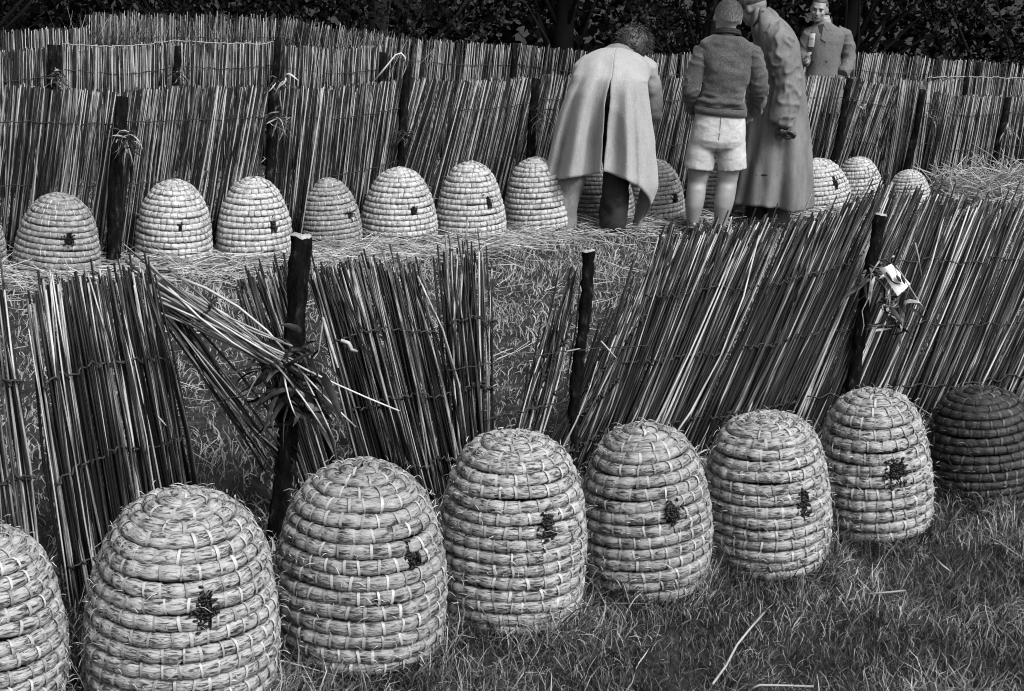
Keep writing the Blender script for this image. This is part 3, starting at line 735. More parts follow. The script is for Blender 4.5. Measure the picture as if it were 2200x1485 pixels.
    if hole:
        s0, a0, hw, hh = hole; mb = MB(); n = int(40 if not front else 90 + hw * hh * 30000)
        for i in range(n):
            g_ = r.normal(0, .52, 2) * (1 + .8 * (r.random() < .08)); sc = np.linalg.norm(g_)
            s_l = s0 + g_[1] * max(hh, pitch) * .36; ra, z, tr, tz, nr, nz_, _ = centre(np.array([s_l / pitch - .45]))
            aa = a0 + g_[0] * hw * .34 / max(ra[0], .05)
            N_ = np.array([nr[0] * math.cos(aa), nr[0] * math.sin(aa), nz_[0]]); ins = r.uniform(.2, 1.1) if sc < 1 else 1.05
            C = np.array([ra[0] * math.cos(aa), ra[0] * math.sin(aa), z[0]]) + N_ * a_n * ins
            x = norm(np.cross(N_, r.normal(0, 1, 3))); y_ = np.cross(N_, x)
            mb.ell(C, (.0075, .0037, .0034), 6, 4, np.stack([x, y_, N_], 1))
        bees = link('bees', mb.mesh('bees'), MAT['bee']); bees.matrix_world = root.matrix_world
        tag(bees, 'dark cluster of bees at the entrance of the ' + label.split(',')[0].replace('pale straw skep', 'skep'), 'bees', kind='stuff')
    return root
gn = 'straw skeps in the near row'
skep('pale straw skep cut off by the grass edge, next to the widest skep', -62, 1650, -60, 1108, 400, PF, 17, True, None, seed=0)
skep('widest pale straw skep of the near row, below the square reed screen', 383, 1588, 400, 1030, 420, PF, 17, True, (440, 1315, 42, 66), seed=1, full=1.22)
skep('broad pale straw skep right below the thick sawn post', 768, 1470, 782, 972, 374, PF, 16, True, (890, 1197, 28, 54), 'coil_b', seed=2, full=1.2)
skep('tall slim pale straw skep below the gap in the near fence', 1092, 1384, 1108, 917, 312, PF, 18, True, (1180, 1135, 26, 54), seed=3, full=0.82)
skep('pale straw skep with a tiny second hole, below the thin post', 1383, 1312, 1380, 900, 278, PF, 17, True, (1443, 1105, 22, 50), 'coil_b', seed=4)
skep('pale flat topped straw skep with a narrow tall entrance', 1640, 1255, 1650, 880, 280, PF, 17, True, (1727, 1083, 24, 64), seed=5, full=0.78)
skep('pale straw skep with a large bee cluster, beside the blackened skep', 1868, 1178, 1868, 828, 240, PF, 15, True, (1925, 1012, 42, 62), seed=6, full=0.92)
skep('weathered blackish straw skep at the end of the near row', 2098, 1092, 2098, 825, 232, PF, 16, True, None, 'coil_dark', 'bind_dark', seed=7, full=0.95)
gf = 'straw skeps in the far row'
fr = [('straw skep only just showing beyond the round skep with a bee tuft', -78, 592, -75, 410, 176, None, 'coil_mid'),
      ('rounded greyish skep with a bright crown and a bee tuft, in the far row', 122, 594, 130, 408, 180, (150, 517, 26, 30), 'coil_mid'),
      ('pale skep with a small square entrance, in the far row', 373, 566, 376, 380, 170, (387, 485, 10, 14), 'coil_far'),
      ('pale pointed skep behind the thick sawn post, in the far row', 545, 562, 546, 375, 160, (590, 485, 14, 28), 'coil_far'),
      ('small dull grey skep in the far row', 709, 532, 703, 378, 139, (752, 463, 16, 28), 'coil_mid'),
      ('wide pale skep with a little entrance beside the dull grey skep', 857, 526, 860, 355, 161, (888, 451, 14, 16), 'coil_far'),
      ('tall pale skep near the bending man, bees hanging at its entrance', 1010, 517, 1012, 343, 148, (1053, 437, 14, 30), 'coil_far'),
      ('pale skep partly covered by the coat of the bending man', 1153, 500, 1150, 334, 146, None, 'coil_far'),
      ('dull skep seen between the legs of the bending man', 1292, 478, 1292, 345, 140, None, 'coil_mid'),
      ('pale skep with bees between the bending man and the boy', 1407, 472, 1405, 338, 128, (1450, 422, 14, 28), 'coil_far'),
      ('dull skep seen between the bare legs of the boy', 1553, 466, 1553, 336, 124, None, 'coil_mid'),
      ('white skep with a dark bee stain beside the raincoat hem', 1755, 452, 1755, 337, 140, (1797, 395, 12, 34), 'coil_far'),
      ('whitest skep peeping over the one with the bee stain', 1845, 436, 1843, 334, 104, None, 'coil_far'),
      ('small lone pale skep near the straw heap', 1953, 452, 1953, 362, 98, None, 'coil_far')]
for i, (lab, xc, yb, xt, yt, w, en, mt) in enumerate(fr):
    skep(lab, xc, yb + 3, xt, yt, w, PB, 16 if i < 11 else 14, False, en, mt, 'bind', gf, seed=20 + i, bspace=.034)

# ------------------------------------------------------------------ straw heap, litter and grass
def heap():
    c = G(2175, 470); c[2] = 0; mb = MB(); a = np.array([.62, .42, .36]); ps = []; tn = []
    for i in range(2600):
        th, ph = RNG.uniform(0, 6.283), np.arcsin(RNG.uniform(0, 1)); rr = RNG.uniform(.75, 1.06) * (1 + .12 * math.sin(3 * th) + .1 * math.sin(5 * th + 1))
        q = c + a * rr * np.array([math.cos(th) * math.cos(ph), math.sin(th) * math.cos(ph), math.sin(ph)])
        dd = norm(RNG.normal(0, 1, 3) * np.array([1, 1, .45])); l = RNG.uniform(.06, .2)
        ps.append(np.stack([q - dd * l, q + np.array([0, 0, RNG.uniform(0, .03)]), q + dd * l - np.array([0, 0, RNG.uniform(0, .04)])])); tn.append(RNG.random())
    v, f, t = tubes(ps, np.array([[.0022, .0024, .0016]]), 4, tn); mb.add(v, f, t)
    mb.ell(c, a * .82, 20, 10, tone=.1)
    tag(link('straw_heap', mb.mesh('straw_heap'), MAT['straw']), 'loose heap of pale straw beyond the near fence by the small lone skep', 'straw', kind='stuff')
heap()
def litter():
    ps, tn, rd = [], [], []
    line = [(-150, 600), (120, 590), (370, 572), (560, 566), (720, 540), (860, 535), (1010, 525), (1150, 505), (1300, 492), (1420, 478), (1560, 470), (1750, 462), (1900, 452), (2000, 450)]
    L = np.array([G(*p) for p in line])
    for i in range(2700):
        s = RNG.uniform(0, len(line) - 1); j = min(int(s), len(line) - 2); b = L[j] + (L[j + 1] - L[j]) * (s - j)
        b = b + np.array([RNG.normal(0, .08), RNG.normal(-.06, .17), 0])
        if any(np.hypot(b[0] - P[0], b[1] - P[1]) < R * .95 for P, R in SKEPS): continue
        an = RNG.normal(0, .75); l = RNG.uniform(.06, .24); dd = np.array([math.cos(an), math.sin(an), RNG.normal(0, .18)])
        if s > 7.2 and RNG.random() < .5: continue
        b[2] = RNG.uniform(.010, .05)
        ps.append(np.stack([b - dd * l, b + RNG.normal(0, .012, 3), b + dd * l * RNG.uniform(.7, 1)])); tn.append(RNG.uniform(.15, .95)); rd.append(RNG.uniform(.0012, .0026))
    for i in range(900):
        b = G(RNG.uniform(-100, 2300), 500 + RNG.exponential(140)); 
        if any(np.hypot(b[0] - P[0], b[1] - P[1]) < R * .95 for P, R in SKEPS): continue
        an = RNG.uniform(0, 6.28); l = RNG.uniform(.04, .16); dd = np.array([math.cos(an), math.sin(an), RNG.normal(0, .12)]); b[2] = RNG.uniform(.02, .07)
        ps.append(np.stack([b - dd * l, b + RNG.normal(0, .01, 3), b + dd * l])); tn.append(RNG.uniform(.1, .9)); rd.append(RNG.uniform(.001, .002))
    rd = np.array(rd)[:, None] * np.array([[.9, 1, .7]])
    v, f, t = tubes(ps, rd, 4, tn); mb = MB(); mb.add(v, f, t)
    tag(link('straw_litter', mb.mesh('straw_litter'), MAT['straw']), 'scattered pale straw on the grass along the far row of skeps', 'straw', kind='stuff')
litter()
def stem(label, pts, r=.003, z=.06):
    p = np.array([G(a, b, z + .012 * math.sin(i * 2)) for i, (a, b) in enumerate(pts)]); mb = MB(); mb.tube(p, np.full(len(p), r), 6, .35)
    tag(link('dry_straw', mb.mesh('dry_straw'), MAT['straw']), label, 'straw', 'straw stems on the near grass')
stem('long kinked pale straw stem lying on the near grass before the flat topped skep', [(1642, 1316), (1612, 1350), (1583, 1386), (1560, 1430), (1531, 1470)], .0032)
stem('straight pale straw stem lying level on the near grass at its lower edge', [(1615, 1480), (1632, 1472), (1690, 1473), (1748, 1475)], .003)
stem('short pale straw stem near the large bee cluster skep', [(2010, 1200), (2025, 1215), (2042, 1228)], .003)
stem('short dark straw stem in the near grass', [(1865, 1276), (1905, 1273), (1945, 1269)], .003)
stem('thin straw stem at the foot of the near grass', [(2035, 1425), (2046, 1440), (2055, 1456)], .002)

def grass(name, label, xr, yr, n, lrange, w, keep=None, seed=1, tone=(0, 1), zmul=1.0, rows=4, tuft=False):
    r = np.random.default_rng(seed)
    x = r.uniform(*xr, n); y = r.uniform(*yr, n)
    ok = np.abs(x) < .345 * (y + 1.4) + .5
    for P, R in SKEPS: ok &= np.hypot(x - P[0], y - P[1]) > R * .86
    if keep is not None: ok &= keep(x, y)
    x, y = x[ok], y[ok]
    if tuft:
        for P, R in SKEPS[:8]:
            a_ = r.uniform(0, 6.283, 900); rr_ = R * r.uniform(.88, 1.12, 900); x = np.append(x, P[0] + rr_ * np.cos(a_)); y = np.append(y, P[1] + rr_ * np.sin(a_))
    n = len(x)
    def fld(sx, sy, ph): return np.sin(x * sx + ph + 1.7 * np.sin(y * sy * .7 + ph)) * np.cos(y * sy + 2 * np.sin(x * sx * .6))
    cl = np.clip(.5 + .30 * fld(3.1, 3.7, .3) + .30 * fld(8.3, 7.1, 2.0), 0, 1)
    L = r.uniform(*lrange, n) * (.45 + .95 * cl)
    if tuft: L[-7200:] *= 1.55
    flow = 2.2 * fld(1.9, 2.3, 1.0) + 1.3 * fld(5.2, 4.1, 4.0)
    an = flow + r.normal(0, 1.9, n); lean = np.clip(r.normal(1.08, .40, n), .15, 1.8)
    K = rows; s = np.linspace(0, 1, K)[None, :]
    curl = r.normal(0, 2.6, n)
    ha = an[:, None] + curl[:, None] * s
    th = lean[:, None] * (.35 + 1.25 * s)
    ds = L[:, None] / (K - 1)
    dx = np.cos(ha) * np.sin(th) * ds; dy = np.sin(ha) * np.sin(th) * ds; dz = np.cos(th) * ds * zmul
    px = x[:, None] + np.cumsum(dx, 1) - dx; py = y[:, None] + np.cumsum(dy, 1) - dy
    pz = ground_z(x, y)[:, None] - .004 + np.maximum(np.cumsum(dz, 1) - dz, .002 * s)
    P = np.stack([px, py, pz], -1)
    fa = r.uniform(0, math.pi, n); side = np.stack([np.cos(fa), np.sin(fa), r.normal(0, .3, n)], -1)[:, None, :]
    wd = (w * r.uniform(.6, 1.35, n))[:, None, None] * np.interp(np.linspace(0, 1, K), [0, .33, .67, 1], [1, .95, .7, .12])[None, :, None] / 2
    v = np.stack([P - side * wd, P + side * wd], 2).reshape(-1, 3)
    b = (np.arange(n) * 2 * K)[:, None, None]; q = b + np.array([[2 * j, 2 * j + 1, 2 * j + 3, 2 * j + 2] for j in range(K - 1)])[None]
    tn = np.repeat(np.clip(r.uniform(*tone, n) * .70 + .38 * cl + (r.random(n) < .05) * .35, 0, 1.2), 2 * K)
    me = mesh_np(name, v, q.reshape(-1, 4), tone=tn, smooth=False)
    return tag(link(name, me, MAT['grass_path' if name == 'path_grass' else 'grass']), label, 'grass', kind='stuff')
def before_f1(x, y):
    a, b = f1_base(0), f1_base(2200); return (y - (a[1] + (b[1] - a[1]) * (x - a[0]) / (b[0] - a[0]))) < .12
grass('near_grass', 'tangled dark grass in front of the near row of skeps', (-2.2, 3.6), (2.9, 7.6), 235000, (.04, .125), .0027, before_f1, 3, (-.2, 1.08), rows=4, tuft=True)
grass('path_grass', 'trodden paler grass between the near fence and the far row of skeps', (-5, 5.2), (3.6, 10.6), 120000, (.03, .085), .0046, lambda x, y: ~before_f1(x, y), 4, (.55, 1.45))
grass('far_grass', 'grass between the rear fences', (-8, 8), (10.4, 17.5), 14000, (.05, .14), .006, None, 5, (.1, .9))
def weeds(label, pts, n, h, seed):
    r = np.random.default_rng(seed); ps, tn = [], []
    for i in range(n):
        a = pts[r.integers(0, len(pts))]; b = G(a[0] + r.normal(0, a[2]), a[1], .86); b[1] += .12; b[2] = ground_z(b[0], b[1]); l = h * r.uniform(.75, 1.2) + .86
        d = r.normal(0, .09, 2); bend = r.normal(0, .10, 2)
        ps.append(np.array([[b[0] + d[0] * l * s + bend[0] * s ** 3, b[1] + d[1] * l * s + bend[1] * s ** 3, b[2] + l * s - abs(bend[0]) * .4 * s ** 3] for s in np.linspace(0, 1, 5)])); tn.append(r.uniform(.1, .9))
    v, f, t = tubes(ps, np.array([[.003, .003, .003, .0026, .0012]]), 3, tn); mb = MB(); mb.add(v, f, t)
    tag(link('tall_weeds', mb.mesh('tall_weeds'), MAT['grass']), label, 'weeds', kind='stuff')
weeds('tall dry weeds growing behind the ragged farthest screen', [(230, 42, 40), (330, 38, 60), (520, 42, 60)], 260, .10, 61)
weeds('drooping weeds where the farthest fence steps down', [(760, 76, 40), (850, 84, 40)], 150, .12, 62)

# ------------------------------------------------------------------ dark trees behind
def tree(label, x, y, rad, h, n, seed, tone=(0, 1), low=.25):
    r = np.random.default_rng(seed); root = thing('tree', (x, y, -.12), label, 'tree', 'dark trees behind the fences')
    mb = MB(); k = 7; s = np.linspace(0, 1, k)
    p = np.stack([x + .25 * np.sin(s * 3 + seed) * s, y + .2 * np.sin(s * 4 + 2 * seed) * s, -.2 + h * .8 * s], -1)
    mb.tube(p, .13 * (1.1 - s), 8)
    cl = []
    for i in range(26):
        z = r.uniform(low, h); ww = rad * (1 - .55 * max(0, z / h - .4)) * math.sqrt(r.uniform(.15, 1)); a = r.uniform(0, 6.283)
        c = np.array([x + ww * math.cos(a), y + ww * math.sin(a), z]); cl.append((c, r.uniform(.4, .85)))
        j = min(k - 1, max(1, int(z / h * .7 * k))); q = np.stack([p[j - 1], (p[j - 1] + c) / 2 + r.normal(0, .1, 3), c]); mb.tube(q, np.array([.035, .02, .008]), 5)
    part('trunk', mb, MAT['bark'], root)
    ci = r.integers(0, len(cl), n); C = np.array([c for c, _ in cl])[ci]; R_ = np.array([q for _, q in cl])[ci]
    dirs = norm(r.normal(0, 1, (n, 3))); P = C + dirs * (R_ * r.uniform(.3, 1.05, n) ** .6)[:, None] * np.array([1, 1, .72])
    ok = P[:, 2] > -.05; P = P[ok]; C = C[ok]; n = len(P)
    a = norm(r.normal(0, 1, (n, 3)) + dirs[ok] * .3); b = norm(np.cross(a, r.normal(0, 1, (n, 3)) + np.array([0, 0, .8])))
    L = r.uniform(.04, .08, n)[:, None]
    v = np.stack([P - a * L * .5, P + b * L * .27 + a * L * .02, P + a * L * .55, P - b * L * .27 + a * L * .02], 1).reshape(-1, 3)
    q = np.arange(n * 4).reshape(n, 4)
    ctn = r.uniform(*tone, len(cl))[ci][ok]
    t = np.repeat(np.clip(ctn * .6 + r.uniform(0, .45, n), 0, 1), 4)
    part('crown', mesh_np('crown', v, q, tone=t, smooth=False), MAT['tree_leaf'], root)
tr_l = ['dark tree over the low end of the farthest fence', 'dark bushy tree behind the ragged farthest screen', 'dark tree behind the step in the farthest fence',
        'tree with leaf clusters coloured as lit above the even pale screen', 'dark hollow tree behind the bending man', 'tree with hanging leaf sprays coloured as lit above the boy',
        'dark tree behind the man with the badge', 'dark tree with leaves coloured as lit over the lowest pale screen', 'dark tree closing the far end of the farthest fence']
for i, lab in enumerate(tr_l):
    tree(lab, -8.2 + i * 2.05 + .4 * math.sin(i * 5), 18.6 + .6 * math.cos(i * 3), 1.5, 4.6 + .5 * math.sin(i * 2), 11500, 70 + i, (0.2, .95) if i in (3, 5, 7) else (0, .6))  # higher tone on some trees paints lit leaf clusters into the leaf colour
def thicket():
    r = np.random.default_rng(99); n = 30000
    P = np.stack([r.uniform(-13, 13, n), r.uniform(20.3, 22.6, n), r.uniform(-.1, 5.2, n)], -1); P[:, 2] *= .85 + .15 * np.sin(P[:, 0] * 1.3)
    a = norm(r.normal(0, 1, (n, 3))); b = norm(np.cross(a, r.normal(0, 1, (n, 3)))); L = r.uniform(.14, .26, n)[:, None]
    v = np.stack([P - a * L * .5, P + b * L * .3, P + a * L * .5, P - b * L * .3], 1).reshape(-1, 3)
    tag(link('thicket', mesh_np('thicket', v, np.arange(n * 4).reshape(n, 4), tone=np.repeat(r.uniform(0, .35, n), 4), smooth=False), MAT['tree_leaf']), 'dark thicket closing the view behind the trees', 'thicket', kind='stuff')
thicket()
# ------------------------------------------------------------------ people
def rot_from(z, x_hint=(1, 0, 0)):
    z = norm(np.asarray(z, float)); y = norm(np.cross(z, x_hint)); x = np.cross(y, z); return np.stack([x, y, z], 1)
def crumple(me, amp, sc, seed=0, mask=None, ridge=0.0):
    c = mesh_co(me); n = mesh_no(me); sc = np.asarray(sc, float)
    d = np.array([mnoise.noise(Vector(q * sc + seed)) + .5 * mnoise.noise(Vector(q * sc * 2.1 + seed + 7)) for q in c])
    d = np.where(d > 0, d * .6, -np.abs(d) * 1.2)
    if ridge:
        k = np.array([mnoise.noise(Vector(q * sc * 1.3 + seed + 31)) for q in c]); d = d * .5 + ridge * np.maximum(0, 1 - np.abs(k) * 4.5) ** 1.4
    if mask is not None: d = d * mask(c)
    set_co(me, c + n * (amp * d)[:, None]); return me
def hand(mb, wrist, d, nrm, side=1, curl=.5, S=1.0):
    """palm, four unequal bent fingers, thumb leaving the side of the palm"""
    d = norm(np.asarray(d, float)); nrm = norm(np.asarray(nrm, float) - d * (np.asarray(nrm, float) @ d)); x = np.cross(d, nrm) * side
    w = np.asarray(wrist, float)
    mb.ell(w + d * .045 * S, (.039 * S, .016 * S, .05 * S), 12, 8, np.stack([x, nrm, d], 1))
    for k, (o, L) in enumerate(((-.028, .066), (-.009, .075), (.010, .070), (.027, .055))):
        p = [w + d * .075 * S + x * o * S]; dd = d.copy(); seg = L / 3 * S
        for j in range(3):
            dd = norm(dd * math.cos(curl) + nrm * math.sin(curl)); p.append(p[-1] + dd * seg)
        mb.tube(np.array([w + d * .05 * S + x * o * S * .9] + p), np.array([.009, .0088, .0082, .0076, .006]) * S, 7)
    a = w + d * .025 * S - x * .03 * S; t1 = norm(d * .7 - x * .7 + nrm * .25)
    mb.tube(np.array([a, a + t1 * .035 * S, a + t1 * .03 * S + norm(d + nrm * .6) * .035 * S, a + t1 * .03 * S + norm(d + nrm * .9) * .06 * S]), np.array([.012, .0105, .009, .007]) * S, 7)
def head(mb, c, face, up, S=1.0, w=.076):
    """skull, jaw, nose, brow, ears, chin; face = looking direction"""
    up = norm(np.asarray(up, float)); f = norm(np.asarray(face, float) - up * (np.asarray(face, float) @ up)); x = np.cross(f, up)
    R = np.stack([x, f, up], 1); c = np.asarray(c, float)
    L = lambda a, b, q: c + (x * a + f * b + up * q) * S
    mb.ell(L(0, -.012, .025), np.array([w, .094, .090]) * S, 20, 12, R)
    mb.ell(L(0, .022, -.035), np.array([w * .80, .066, .078]) * S, 18, 10, R)
    mb.ell(L(0, .052, -.085), np.array([.030, .028, .024]) * S, 12, 8, R)
    mb.ell(L(0, .076, .022), np.array([.052, .014, .014]) * S, 12, 6, R)
    mb.tube(np.array([L(0, .080, .012), L(0, .094, -.012), L(0, .103, -.032), L(0, .088, -.040)]), np.array([.008, .0095, .013, .010]) * S, 7)
    mb.ell(L(0, .082, -.060), np.array([.024, .010, .009]) * S, 10, 6, R)
    for s_ in (-1, 1):
        mb.ell(L(s_ * .040, .062, -.022), np.array([.022, .02, .022]) * S, 10, 6, R)
        mb.ell(L(s_ * (w + .004), -.006, -.006), np.array([.008, .018, .030]) * S, 10, 7, R)
    return L, R
def hair_cap(c, face, up, S, hl, mat, root, grow=1.06, w=.076, tousle=.002, name='hair', seed=1, full=1.22):
    """hair shell over the skull; hl(f, x) -> lowest local height"""
    up = norm(np.asarray(up, float)); f = norm(np.asarray(face, float) - up * (np.asarray(face, float) @ up)); x = np.cross(f, up)
    c = np.asarray(c, float) + (f * -.012 + up * .025) * S; r = np.array([w, .094, .090]) * S * grow
    mb = MB(); mb.ell((0, 0, 0), (1, 1, 1), 44, 30); v = mb.v[0]; lo = np.array([hl(q[1], abs(q[0])) for q in v])
    sc = np.where(v[:, 2] > lo, 1.0, np.clip(1 - (lo - v[:, 2]) * .5, .80, 1.0)); rr = np.random.default_rng(seed)
    v = v * sc[:, None] * r * (1 + rr.normal(0, tousle * 8, len(v)) * (v[:, 2] > lo))[:, None]
    mb.t[0] = np.clip((mb.v[0][:, 2] - lo) / .9, 0, 1)
    mb.v[0] = c + v[:, :1] * x + v[:, 1:2] * f + v[:, 2:3] * up
    return part(name, mb, mat, root)
def stubble(root, hc, face, up, S, n, l, mat, back=-.1, grow=1.04, w=.078, seed=1):
    rr = np.random.default_rng(seed); u = norm(np.asarray(up, float)); f = norm(np.asarray(face, float) - u * (np.asarray(face, float) @ u)); x = np.cross(f, u)
    q = norm(rr.normal(0, 1, (n * 2, 3))); lo = np.where(q[:, 1] > .3, .45, back - .35 * np.maximum(0, -q[:, 1])); q = q[q[:, 2] > lo][:n]
    c = np.asarray(hc) + (f * -.012 + u * .025) * S + (q[:, :1] * x * w + q[:, 1:2] * f * .094 + q[:, 2:3] * u * .090) * S * grow
    d = norm(q[:, :1] * x * .5 + q[:, 1:2] * f * .5 + q[:, 2:3] * u * .3 + u * -.25 + f * -.1 + rr.normal(0, .25, (len(q), 3)))
    L_ = l * rr.uniform(.5, 1.2, (len(q), 1)); v, ff, t = tubes(np.stack([c - d * .002, c + d * L_ * .5, c + d * L_ - u * L_ * .2], 1), np.array([[.0016, .0014, .0006]]), 3, np.clip((q[:, 2] + .3), 0, 1))
    mb = MB(); mb.add(v, ff, t); tag(part('hair_strands', mb, mat, root), kind='stuff')
def shoe(mb, ankle, d, S=1.0):
    d = norm(np.asarray(d, float) * np.array([1, 1, 0])); a = np.asarray(ankle, float); z = a[2]
    x = np.array([d[1], -d[0], 0]); up = np.array([0, 0, 1.0])
    rings = [(a - d * .06 * S + up * (.035 - z), x * .026, up * .030), (a - d * .03 * S + up * (.045 - z), x * .034, up * .045), (a + d * .05 * S + up * (.040 - z), x * .037, up * .042),
             (a + d * .12 * S + up * (.030 - z), x * .043, up * .030), (a + d * .18 * S + up * (.022 - z), x * .034, up * .020), (a + d * .20 * S + up * (.02 - z), x * .015, up * .012)]
    mb.loft(rings, 14); mb.tube(np.stack([a, a * [1, 1, 0] + [0, 0, .05]]), np.array([.04, .04]), 10)
def px_tube(mb, pts, y0, s, sides=14):
    """pts: (px, py, depth offset, radius px)"""
    p = np.array([V(a, b, y0 + dy) for a, b, dy, _ in pts]); mb.tube(p, np.array([q[3] / s for q in pts]), sides); return p
def ring(px, py, yy, hw, hd, s): return (V(px, py, yy), np.array([hw / s, 0, 0]), np.array([0, hd, 0]))

from mathutils.bvhtree import BVHTree
def caster(me):
    t = BVHTree.FromPolygons([tuple(v.co) for v in me.vertices], [tuple(p.vertices) for p in me.polygons])
    def hit(px, py, out=.004):
        d = Vector(ray(px, py)).normalized(); h = t.ray_cast(Vector(CP), d)
        return None if h[0] is None else np.array(h[0] - d * out)
    return hit
def onto(hit, pts, out=.004, fall=None):
    return np.array([q for q in (hit(a, c, out) for a, c in pts) if q is not None])
def sheet_on(mb, hit, poly, out=.004, n=7):
    """quad patch (4 px corners) laid on a surface"""
    A = np.array(poly, float); g = []
    for i in range(n):
        for j in range(n):
            u, w = i / (n - 1), j / (n - 1); p = (A[0] * (1 - u) + A[1] * u) * (1 - w) + (A[3] * (1 - u) + A[2] * u) * w
            q = hit(p[0], p[1], out); g.append(q if q is not None else g[-1])
    g = np.array(g); b = g + np.array([0, .003, 0]); idx = np.arange(n * n).reshape(n, n)
    q = np.stack([idx[:-1, :-1], idx[1:, :-1], idx[1:, 1:], idx[:-1, 1:]], -1).reshape(-1, 4)
    mb.add(np.concatenate([g, b]), [q, q[:, ::-1] + n * n]); return mb
def boy():
    P = G(1515, 503); y0 = P[1]; s = ppm(P)
    root = thing('person', P, 'boy in a dark knitted jacket and pale shorts, hands in front, seen from behind', 'person', 'visitors at the far row')
    b = MB()
    hc = V(1563, 40, y0 + .02); up = np.array([.05, .06, 1]); face = np.array([-.12, 1, -.35])
    head(b, hc, face, up, 1.02, .079)
    px_tube(b, [(1563, 58, .0, 17), (1563, 80, -.01, 18), (1562, 100, -.01, 26)], y0, s)
    b.loft([ring(1562, 98, y0, 36, .065, s), ring(1561, 130, y0, 52, .09, s), ring(1556, 190, y0, 46, .085, s), ring(1550, 240, y0, 46, .09, s), ring(1544, 300, y0, 50, .10, s)], 24)
    for pts in ([(1513, 114, 0, 12), (1486, 188, -.01, 11), (1492, 236, .12, 9.5)], [(1614, 114, 0, 12), (1630, 185, -.01, 11), (1619, 240, .12, 9.5)]):
        w = px_tube(b, pts, y0, s); hand(b, w[-1], np.array([.1 if pts[0][0] < 1560 else -.1, .5, -.4]), (0, .2, -1), 1 if pts[0][0] < 1560 else -1, .4, .85)
    la = px_tube(b, [(1514, 290, 0, 30), (1506, 350, 0, 27), (1498, 392, .01, 21), (1496, 408, -.01, 21), (1494, 425, -.015, 21), (1492, 441, -.018, 19.8), (1490, 456, -.012, 17.2), (1488, 474, -.005, 13.6), (1486, 492, 0, 11.5)], y0 + .03, s)
    ra = px_tube(b, [(1568, 290, 0, 30), (1566, 350, 0, 27), (1562, 392, .01, 21.5), (1560, 408, -.01, 21.8), (1557, 425, -.018, 22), (1554, 441, -.02, 20.8), (1551, 457, -.013, 17.8), (1548, 475, -.005, 14.2), (1545, 494, 0, 12)], y0 + .01, s)
    part('body', remesh(b, .0098, 5, 'body'), MAT['skin'], root)
    hair_cap(hc, face, up, 1.02, lambda f, x: .25 if f > .35 else (-.10 - .40 * max(0, -f)), MAT['hair_fair'], root, 1.055, .079, .0012, seed=2, full=1.2)
    stubble(root, hc, face, up, 1.02, 1500, .008, MAT['hair_fair'], seed=4)
    j = MB()
    j.loft([ring(1563, 76, y0 - .01, 30, .066, s), ring(1563, 84, y0 - .01, 44, .075, s), ring(1563, 93, y0 - .01, 56, .085, s), ring(1563, 105, y0, 61, .098, s), ring(1562, 125, y0, 57, .112, s), ring(1560, 155, y0, 52, .118, s), ring(1557, 180, y0, 49, .112, s),
            ring(1555, 195, y0, 47, .108, s), ring(1554, 203, y0, 51, .122, s), ring(1553, 209, y0, 48, .112, s), ring(1552, 217, y0, 54, .130, s), ring(1551, 223, y0, 50.5, .117, s), ring(1550, 229, y0, 54, .126, s), ring(1549, 234, y0, 52, .116, s), ring(1548, 243, y0, 52, .116, s)], 40)
    for pts in ([(1534, 103, 0, 15), (1510, 113, 0, 19.5), (1494, 156, -.015, 19), (1484, 192, -.015, 18.5), (1484, 214, .04, 16), (1490, 238, .12, 12.5)], [(1594, 103, 0, 15), (1617, 113, 0, 19.5), (1627, 155, -.015, 19), (1632, 190, -.015, 18.5), (1629, 214, .04, 16), (1622, 243, .12, 12.5)]):
        sl = MB(); px_tube(sl, pts, y0, s, 18); sm = remesh(sl, .0095, 3, 'sleeve'); crumple(sm, .013, (9, 9, 13), 6, ridge=.8); part('sleeve', sm, MAT['wool_dark'], root)
    jm = remesh(j, .0085, 2, 'jacket'); zw = V(1550, 225, y0)[2]
    crumple(jm, .020, (9, 9, 17), 3, lambda c: .45 + .9 * np.exp(-((c[:, 2] - zw) / .10) ** 2)); jk = part('jacket', jm, MAT['wool_dark'], root)
    wb = MB(); wb.loft([ring(1548.5, 230, y0, 55.5, .121, s), ring(1548, 246, y0, 55.5, .121, s)], 40); 
    zr = [V(1548, 230, y0)[2]]; part('waistband', wb, MAT['wool_dark'], root)
    c = MB(); t = np.linspace(0, 2 * math.pi, 25)
    for k, (rr, dz) in enumerate(((.066, .0), (.063, .010), (.060, .018))):
        q = V(1563, 74, y0 - .005); c.tube(np.stack([q[0] + rr * 1.18 * np.cos(t), q[1] + rr * np.sin(t) * 1.05, q[2] + dz - .02 * np.sin(t)], -1), np.full(25, .010), 7)
    part('collar', c, MAT['black_cloth'], root)
    h = MB()
    h.loft([ring(1548, 234, y0, 50, .106, s), ring(1547, 255, y0, 53, .115, s), ring(1545, 275, y0, 56, .122, s), ring(1542, 300, y0, 58.5, .122, s), ring(1540, 314, y0, 58, .108, s), ring(1539, 324, y0, 50, .07, s)], 32)
    px_tube(h, [(1515, 290, 0, 31), (1507, 325, 0, 32), (1500.5, 362, 0, 32)], y0 + .01, s, 20); px_tube(h, [(1569, 290, 0, 31), (1571, 325, 0, 31), (1573, 364, 0, 31)], y0, s, 20)
    hm = remesh(h, .0080, 4, 'shorts'); crumple(hm, .006, (7, 7, 11), 12, ridge=.35); part('shorts', hm, MAT['shorts'], root)
    hit = caster(hm); sm_ = MB(); q = onto(hit, [(1549, 250), (1547, 275), (1544, 300), (1540, 322), (1537, 342)], .0005)
    if len(q) > 2: sm_.tube(q, np.full(len(q), .0022), 5); part('seam', sm_, MAT['grey_cloth'], root)
